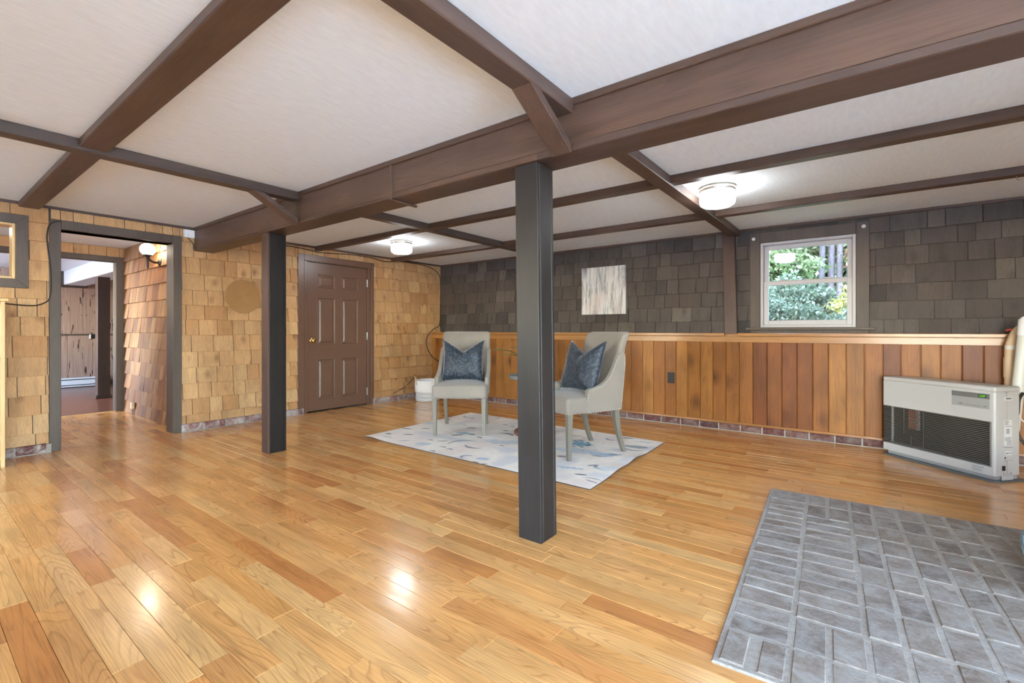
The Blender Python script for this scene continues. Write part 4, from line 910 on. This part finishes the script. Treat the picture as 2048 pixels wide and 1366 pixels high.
text('lettering', '441', .016, 'ink', cp, (.765, -.0046, .536), sx=1.0)
for k in range(7): hp('small_print', (.645 + k * .016, .657 + k * .016, -.0046, -.004, .5385, .5415), 'ink', 0, cp)
hp('print_rule', (.556, .805, -.0046, -.004, .5252, .5264), 'ink', 0, cp)
text('lettering', 'CAUTION', .013, 'ink', ht_, (.69, -.0006, .084), sx=1.25)
for k in range(4): hp('caution_line', (.69, .745 + .008 * (k % 3), -.0008, .0002, .076 - k * .0065, .0775 - k * .0065), 'ink', 0)
sx0, sx1 = W8 - .0005, W8 + .0012
hp('grip', (sx0, sx1 + .001, .085, .155, .592, .618), 'decal', .001); hp('grip_slot', (sx0, sx1 + .0016, .095, .145, .60, .61), 'heater_tray', 0)
dc = hp('rating_label', (sx0, sx1, .082, .155, .265, .45), 'decal', 0)
for z, a, b in ((.44, .086, .12), (.432, .086, .125), (.424, .086, .115), (.416, .086, .122), (.402, .086, .15), (.30, .086, .15), (.309, .086, .14), (.318, .086, .15), (.29, .105, .15), (.281, .105, .15), (.272, .105, .148)): hp('label_line', (sx1 - .0004, sx1 + .0006, a, b, z, z + .003), 'ink', 0, dc)
for z in (.382, .376, .37, .364, .358, .352): hp('label_line', (sx1 - .0004, sx1 + .0006, .10, .13, z, z + .003), 'ink', 0, dc)
hp('access_plate', (sx0, sx1 + .0008, .075, .16, .155, .25), 'heater_white', .0005); hp('plate_rule', (sx0, sx1 + .0012, .075, .16, .249, .2505), 'ink', 0); hp('plate_rule', (sx0, sx1 + .0012, .075, .16, .155, .1565), 'ink', 0); hp('plate_window', (sx0, sx1 + .0016, .09, .15, .193, .225), 'decal', .0005); hp('plate_mark', (sx0, sx1 + .002, .095, .12, .205, .211), 'ink', 0); hp('plate_mark', (sx0, sx1 + .002, .128, .142, .207, .213), 'ink', 0)
MB().lathe([(.007, 0), (.007, .003), (.0001, .0032)], 12).build('drain_hole', 'black', ht_, loc=(W8, .088, .175), rot=(0, math.radians(90), 0))
hp('power_socket', (sx0, sx1 + .003, .06, .09, .082, .118), 'black', .002)
hp('foot_bracket', (sx0 - .002, sx1 + .004, .06, .16, .014, .05), 'heater_white', .001)
for yv, zv in ((.075, .06), (.145, .06), (.07, .028), (.148, .03), (.10, .648)): MB().lathe([(.0045, 0), (.0045, .002), (.0001, .003)], 8).build('screw', 'steel', ht_, loc=(W8 + .001, yv, zv), rot=(0, math.radians(90), 0))
# exhaust tubes and cords behind it
p0, p1, p2 = at_y(2017, 900, 5.44), at_y(2019, 700, 5.44), at_y(2019, 700, 5.44)
e_ = empty('vent_tube', (p0.x, 5.44, .3), label='beige plastic vent tube bending into the wall right of the heater', cat='pipe')
P = [at_y(2022, 900, 5.45), at_y(2020, 760, 5.45), at_y(2020, 715, 5.45), at_y(2022, 690, 5.45), at_y(2032, 667, 5.47), at_y(2046, 655, 5.5)]
P = [(p.x - p0.x, p.y - 5.44, p.z - .3) for p in P]; MB().tube(smooth_path(P, 5), .034, 16).build('tube', 'beige_pvc', e_, smooth=True)
MB().tube([Vector(P[1]) + Vector((0, 0, .02)), Vector(P[2]) + Vector((0, 0, -.0))], .039, 16).build('sleeve', 'beige_pvc', e_, smooth=True); MB().tube([Vector(P[3]) + Vector((-.001, 0, -.035)), Vector(P[3]) + Vector((0, 0, -.005))], .038, 16).build('clamp', 'grey_pvc', e_, smooth=True)
a_, b_ = at_y(2026, 860, 5.30), at_y(2052, 640, 5.30); c_ = a_.lerp(b_, .0)
g_ = empty('flue_pipe', tuple(a_), label='pale grey capped pipe leaning up from behind the heater', cat='pipe')
d_ = b_ - a_; MB().tube([(0, 0, 0), tuple(d_ * .9)], .037, 18).build('pipe', 'grey_pvc', g_, smooth=True); MB().tube([tuple(d_ * .86), tuple(d_ * 1.0), tuple(d_ * 1.03)], [.041, .041, .02], 18).build('end_cap', 'white_plastic', g_, smooth=True)
def cable(name, pts, r, mat, lab, cat='cable'):
    P = smooth_path(pts, 6); o0 = P[0]; return tag(MB().tube([p - o0 for p in P], r, 7).build(name, mat, None, smooth=True, loc=tuple(o0)), lab, cat)
tag(MB().tube(smooth_path([at_y(2012, 661, 5.52), at_y(2022, 659, 5.5), at_y(2034, 663, 5.5)], 4), .008, 8).build('red_strap', 'red', None, smooth=True), 'small red plastic strap on the pine cap by the vent tube', 'strap')
cable('heater_cord', [at_y(2046, 786, 5.2), at_y(2038, 800, 5.17), at_y(2036, 825, 5.16), at_y(2031, 845, 5.15), at_y(2036, 868, 5.15), at_y(2050, 890, 5.15)], .010, 'cable', 'thick black cord hanging behind the right side of the heater')
cable('thin_wire', [at_y(2036, 822, 5.25), at_y(2042, 838, 5.25), at_y(2056, 848, 5.25)], .0035, 'white_plastic', 'thin white wire behind the right edge of the heater')
cable('wall_cable', [at_x(u, v_, XL + .034) for u, v_ in ((560, 489), (600, 496), (622, 501), (650, 506), (700, 509), (740, 515), (770, 523), (800, 523), (840, 529), (862, 536), (876, 547))] + [Vector((XL + .03, YD - .03, 1.95)), Vector((XL + .03, YD - .03, 1.5)), Vector((XL + .035, YD - .06, 1.2)), at_x(866, 659, XL + .035), at_x(853, 677, XL + .03), at_x(855, 697, XL + .03), at_x(861, 708, XL + .04)] + [at_y(866, 715, YW - .03), at_y(884, 728, YW - .03)], .006, 'cable', 'black cable along the top of the cedar wall and down the corner')
cable('wall_cable', [at_x(u, v_, XL + .045) for u, v_ in ((-8, 606), (10, 607), (40, 610), (70, 611), (90, 605), (99, 596), (102, 570), (100, 530), (95, 490), (94, 470), (99, 450), (112, 443), (122, 442))], .0055, 'cable', 'black cable tacked along the left casing of the open doorway')
cable('black_wire', [at_x(u, v_, XL + .03) for u, v_ in ((786, 787), (800, 780), (812, 772), (822, 762), (830, 752))], .004, 'cable', 'thin dark cord on the cedar wall beside the rope basket')
# ---- small fittings
ot = empty('wall_outlet', (-1.851, YW, .541), label='dark brown electrical outlet on the pine boards', cat='outlet')
MB().box(-.042, .042, -.007, .0, -.064, .064).build('cover', 'bracket_black', ot, bevel=.003, seg=2)
for dz in (-.028, .028): MB().lathe([(.017, 0), (.017, .003), (.0001, .0032)], 16).build('socket', 'black', ot, loc=(0, -.0065, dz), rot=(math.radians(90), 0, 0))
ab = empty('junction_box', (XL, 1.947, 2.112), label='small white plastic box at the top of the cedar wall beside the main beam', cat='junction box')
MB().box(.0, .045, -.05, .05, 0, .085).build('housing', 'white_plastic', ab, bevel=.006, seg=2); MB().lathe([(.004, 0), (.004, .003), (.0001, .0035)], 8).build('screw', 'steel', ab, loc=(.045, -.012, .03), rot=(0, math.radians(90), 0))
cable('box_cable', [(XL + .03, 1.93, 2.115), (XL + .035, 1.95, 2.09), (XL + .03, 1.985, 2.05), (XL + .025, 1.99, 1.99)], .004, 'cable', 'short black cable below the white box by the main beam')
for (x_, z_, lab) in ((-1.0, 2.106, 'white round bumper on the left corner of the window casing'), (-.03, 2.118, 'white round bumper on the right corner of the window casing')):
    tag(MB().lathe([(.018, 0), (.018, .006), (.01, .012), (.0001, .013)], 16).build('round_bumper', 'white_plastic', None, smooth=True, loc=(x_, YD - .03, z_), rot=(math.radians(90), 0, 0)), lab, 'bumper', 'white bumpers on the window casing')
hk = Vector((at_y(2033, 346, 4.71).x, 4.71, 0)); tag(MB().tube(smooth_path([(0, 0, 0), (0, 0, -.02), (.008, 0, -.03), (.016, 0, -.022)], 4), .0022, 6).build('cup_hook', 'steel', None, smooth=True, loc=(hk.x, hk.y, 2.172)), 'small metal cup hook under the right ceiling strip', 'hook')
hk = at_floor(880, 522, CZ); tag(MB().tube(smooth_path([(0, 0, 0), (0, 0, -.02), (.006, 0, -.03), (.013, 0, -.022)], 4), .002, 6).build('cup_hook', 'white_plastic', None, smooth=True, loc=(hk.x, hk.y, CZ)), 'tiny white ceiling hook near the corner', 'hook')
pt = empty('wall_painting', (-2.81, YD, 1.63), label='square abstract canvas in pale grey and white on the dark shingles', cat='painting')
MB().box(-.32, .318, -.045, -.012, -.315, .32).build('canvas', 'canvas', pt, bevel=.004, seg=2); MB().box(-.29, .29, -.013, -.0, -.285, .29).build('stretcher', 'pine_light', pt)
# round woven plaque
wv = empty('woven_plaque', (XL + .036, 2.50, 1.50), label='round woven seagrass plaque on the cedar shingles', cat='wall decoration')
m = MB(); prof = [(.0001, .004)]
for k in range(24): r_ = .006 + k * .0077; prof += [(r_ + .0008, .004), (r_ + .0038, .0085), (r_ + .007, .004)]
prof += [(.191, .002), (.0001, .0)]
m.lathe(prof, 72, close=False); m.build('coil', 'woven', wv, smooth=True, rot=(0, math.radians(90), 0))
m = MB(); n = 58
for k in range(n):
    a0 = 2 * math.pi * k / n; c0 = .192
    m.tube([(.005, (c0 - .004) * math.cos(a0 - .045), (c0 - .004) * math.sin(a0 - .045)), (.007, (c0 + .006) * math.cos(a0), (c0 + .006) * math.sin(a0)), (.005, (c0 - .004) * math.cos(a0 + .045), (c0 - .004) * math.sin(a0 + .045))], .004, 5)
o = m.build('scalloped_edge', 'woven', wv, smooth=True); o['kind'] = 'stuff'
sb = empty('shake_outlet', (-7.69, 1.905, .115), label='little beige outlet block low on the vestibule shakes', cat='outlet')
MB().box(-.035, .035, -.03, .0, -.04, .04).build('block', 'beige_pvc', sb, bevel=.004, seg=2); MB().tube([(0, -.01, -.04), (0, -.008, -.11)], .004, 6).build('lead', 'cable', sb)
# far room furniture
fp = empty('far_post', (-10.0, 2.07, 0), label='dark square post with a moulded foot in the far room', cat='post')
MB().box(-.075, .075, -.08, .08, 0, 1.97, rnd=(.3, .4, .5)).build('shaft', 'beam_z', fp, bevel=.003, seg=1); MB().box(-.1, .1, -.105, .105, 0, .035).build('foot', 'beam_z', fp, bevel=.008, seg=2); MB().box(-.088, .088, -.092, .092, .035, .06).build('foot_mould', 'beam_z', fp, bevel=.006, seg=2)
bh = empty('baseboard_heater', (-12.29, 2.0, 0), label='long white baseboard heater under the far panelling', cat='heater')
MB().box(0, .06, -.9, .62, .155, .185).build('top_rail', 'white_paint', bh, bevel=.004, seg=1); MB().box(.012, .07, -.9, .62, .05, .135).build('cover', 'white_paint', bh, bevel=.006, seg=2); MB().box(.0, .04, -.9, .62, .02, .16).build('element', 'heater_tray', bh); MB().box(.02, .06, -.9, .62, .008, .032).build('bottom_rail', 'white_paint', bh, bevel=.004, seg=1)
th = empty('thermostat', (-12.288, 2.38, .99), label='small black and white thermostat on the far panelling', cat='thermostat')
MB().box(0, .03, -.02, .07, -.05, .03).build('body', 'black', th, bevel=.004, seg=1); MB().box(0, .032, -.045, -.021, -.05, .03).build('side_cover', 'white_plastic', th, bevel=.003, seg=1)
# soffit box running towards the viewer in the far room
thing_box('soffit_end', (-12.286, -12.2, 1.88, 2.3, 1.93, CZ - .001), 'beam_x', 'dark board at the end of the white soffit in the far room', 'board')
# brown slab seen through the hatch
od = empty('open_door', (-6.34, -.35, 0), label='reddish brown door standing open behind the hatch', cat='door')
MB().box(-.02, .02, 0, .845, .02, 2.0, rnd=(.2, .3, .3)).build('slab', 'brown_wood', od, bevel=.004, seg=1); MB().lathe([(.02, 0), (.02, .004), (.01, .01), (.01, .03), (.024, .04), (.026, .05), (.0001, .06)], 16).build('knob', 'brass', od, smooth=True, loc=(.02, .79, .96), rot=(0, math.radians(90), 0))
# pine bookcase end at the left edge
bc = empty('pine_bookcase', (-5.69, .0, 0), label='light pine bookcase end at the left edge of the picture', cat='bookcase')
for nm, b in (('end_panel', (-.17, .17, .515, .54, 0, 1.335)), ('end_panel', (-.17, .17, -.6, -.575, 0, 1.335)), ('shelf', (-.165, .165, -.575, .515, .06, .085)), ('shelf', (-.165, .165, -.575, .515, .46, .485)), ('shelf', (-.165, .165, -.575, .515, .88, .905)), ('top', (-.18, .185, -.615, .556, 1.335, 1.357)), ('back_panel', (-.17, -.155, -.575, .515, .06, 1.335))): MB().box(*b, rnd=r3()).build(nm, 'pine_light', bc, bevel=.002, seg=1)
# knitted pouf at the right edge
pf = empty('knitted_pouf', (.815, 2.975, .0155), label='teal chunky knitted pouf on the hearth at the right edge', cat='pouf')
MB().lathe([(.0001, 0), (.17, 0), (.235, .05), (.255, .14), (.235, .235), (.15, .285), (.0001, .295)], 40, close=False).build('core', 'pouf', pf, smooth=True)
nk = 34
for k in range(nk):
    P = []
    for i in range(29):
        s = i / 28; ph = -1.25 + 2.5 * s; r_ = .262 * math.cos(ph * .93) ** .62 + .004; z = .147 + .142 * math.sin(ph); a0 = 2 * math.pi * k / nk + .05 * math.sin(s * 2 * math.pi * 7 + (k % 2) * math.pi); P.append((r_ * math.cos(a0), r_ * math.sin(a0), z))
    MB().tube(P, .0135, 6).build('knit_strand', 'pouf', pf, smooth=True)

# ================================================================== OUTSIDE
gm = MB(); n = 24
gx = np.linspace(-30, 30, n); gy = [YD + .2, 7, 8.5, 10, 12, 14, 17, 21, 27, 40]; gz = [.85, .9, .95, 1.0, 1.15, 1.35, 1.9, 3.0, 5.5, 9]
gv = [(x_, y_, z_ + .15 * math.sin(x_ * .7 + y_)) for y_, z_ in zip(gy, gz) for x_ in gx]
gm.add(gv, [(j * n + i, j * n + i + 1, (j + 1) * n + i + 1, (j + 1) * n + i) for j in range(len(gy) - 1) for i in range(n - 1)]); struct(gm.build('ground_hill', 'ground', None, smooth=True), 'wooded slope outside the window')
M['patio'] = plain('pale_concrete', (200, 204, 208), .8, noise=.06, nscale=3)  # unseen pale paving, added to bounce sunlight up to the ceiling
struct(box('ground_bounce', (-30, 30, -40, YB - .16, -.2, -.08), 'patio', bevel=0), 'pale patio added outside the glazed doors to bounce light in'); struct(box('ground_step', (-30, XL - .17, YB - .15, -1.61, -.2, -.08), 'patio', bevel=0), 'pale paving added outside the far room'); struct(box('ground_side', (XR + .16, 30, YB - .16, YD, -.2, -.08), 'patio', bevel=0), 'pale paving added outside the right wall')
def leaves(c, rad, n_, size, seed, lump=.25):
    r = np.random.default_rng(seed); d = r.normal(size=(n_, 3)); d /= np.linalg.norm(d, axis=1)[:, None]; rr = r.random(n_) ** .45
    wob = 1 + lump * np.sin(d[:, 0] * 5 + seed) * np.sin(d[:, 2] * 6 + seed * 2) + lump * .6 * np.sin(d[:, 1] * 9)
    P = np.array(c) + d * (rr * wob)[:, None] * np.array(rad); a = r.normal(size=(n_, 3)); a /= np.linalg.norm(a, axis=1)[:, None]; b = np.cross(a, r.normal(size=(n_, 3))); b /= np.linalg.norm(b, axis=1)[:, None]
    s = (size * (.6 + .8 * r.random(n_)))[:, None]; V = np.stack([P - a * s, P + b * s * .5, P + a * s, P - b * s * .5], 1).reshape(-1, 3); Fq = np.arange(n_ * 4).reshape(-1, 4)
    clump = (np.floor(d[:, 0] * 3 + d[:, 2] * 4) * .37 % 1) * .4 + r.random(n_) * .6
    return V, Fq, np.repeat(np.stack([clump, r.random(n_), r.random(n_)], 1), 4, axis=0)
def plant(name, base, crowns, mat, lab, cat, trunks=(), size=.06, dens=2600, seed=1, group='trees and shrubs outside the window'):
    t_ = empty(name, base, label=lab, cat=cat, group=group); Vs = []; Fs = []; Rs = []; off = 0
    for i, (c, rad) in enumerate(crowns):
        V, Fq, Rr = leaves(c, rad, dens, size, seed * 31 + i); Vs.append(V); Fs.append(Fq + off); Rs.append(Rr); off += len(V)
    o = put('foliage', mesh('foliage', np.concatenate(Vs).tolist(), np.concatenate(Fs).tolist(), np.concatenate(Rs)), mat, t_); o['kind'] = 'stuff'
    for P, r_ in trunks: MB().tube(smooth_path(P, 4), r_, 9).build('trunk', 'bark', t_, smooth=True)
plant('grey_trunk_tree', (-.55, 11.5, 1.0), [((.0, .4, 3.4), (1.5, .8, .8)), ((-.9, .3, 2.6), (.7, .6, .5)), ((.9, .5, 2.5), (.7, .6, .6))], 'leaf_green', 'clump of straight grey trunks in the middle of the window view', 'tree', [([(-.22, 0, 0), (-.2, 0, 1.2), (-.15, 0, 3.2)], .055), ([(-.06, .1, 0), (-.04, .1, 1.5), (.0, .1, 3.4)], .06), ([(.08, 0, 0), (.1, .05, 1.2), (.12, 0, 3.3)], .055), ([(.24, .15, 0), (.26, .1, 1.4), (.3, .1, 3.2)], .05), ([(-.5, .4, 0), (-.62, .4, 1.2), (-.8, .4, 2.8)], .05)], .075, 1900, 3)
plant('maple_tree', (-1.45, 10.5, 1.0), [((0, 0, 1.35), (.75, .5, .55)), ((.3, .3, 2.2), (.6, .5, .4)), ((-.4, .2, 2.3), (.7, .5, .5)), ((-.1, -.2, .5), (.6, .4, .5))], 'leaf_green', 'bright green tree on the left of the window view', 'tree', [([(0, .2, 0), (.05, .2, 1.2), (-.1, .2, 2.4)], .05)], .05, 2800, 5)
plant('rusty_tree', (.35, 11.0, 1.0), [((0, .1, 1.75), (.55, .5, .5)), ((-.35, .2, 1.5), (.35, .4, .35)), ((.4, .3, 2.3), (.7, .5, .5))], 'leaf_red', 'reddish autumn tree at the upper right of the window view', 'tree', [([(0, .2, 0), (.0, .2, 1.2), (.1, .2, 2.4)], .045)], .05, 2400, 7)
plant('yellow_shrub', (-.02, 9.0, .95), [((0, 0, .55), (.42, .4, .42)), ((.35, .1, .3), (.4, .4, .4)), ((-.15, -.1, .2), (.3, .3, .28))], 'leaf_yellow', 'yellow green shrub at the lower right of the window view', 'shrub', [([(0, 0, 0), (0, 0, .5)], .02)], .034, 3200, 9)
plant('blue_green_shrub', (-.75, 8.4, .95), [((0, 0, .2), (.55, .4, .34)), ((.45, .1, .12), (.4, .4, .32)), ((-.5, .1, .3), (.4, .4, .45))], 'leaf_blue', 'blue green shrub along the bottom of the window view', 'shrub', [([(0, 0, 0), (0, 0, .3)], .02)], .034, 3600, 11)
plant('shade_shrub', (-1.15, 9.3, .95), [((0, 0, .55), (.5, .4, .5)), ((.5, .2, .5), (.45, .4, .42))], 'leaf_blue', 'shaded shrub behind the blue green one at the left', 'shrub', [([(0, 0, 0), (0, 0, .4)], .02)], .038, 3200, 13)
for k, (x_, y_, mt) in enumerate(((-4.5, 15, 'leaf_green'), (-2.6, 16, 'leaf_blue'), (-.8, 15.5, 'leaf_green'), (.9, 16, 'leaf_yellow'), (2.8, 15, 'leaf_green'), (-3.6, 12, 'leaf_green'), (2.0, 12, 'leaf_blue'))):
    plant('forest_tree', (x_, y_, 1.3), [((0, 0, .9), (1.1, .8, .9)), ((0, .2, 2.4), (1.2, .8, 1.0)), ((.3, .2, 4.0), (1.3, .8, 1.0))], mt, ['leftmost green tree at the edge of the woods', 'blue green tree in the woods behind the maple', 'green tree in the woods behind the grey trunks', 'yellowing tree in the woods behind the yellow shrub', 'rightmost green tree of the woods', 'green tree left of the maple outside', 'blue green tree right of the rusty one outside'][k], 'tree', [([(0, .1, -.3), (.05, .1, 2), (0, .1, 4.2)], .09)], .13, 1500, 20 + k, 'woods far outside the window')
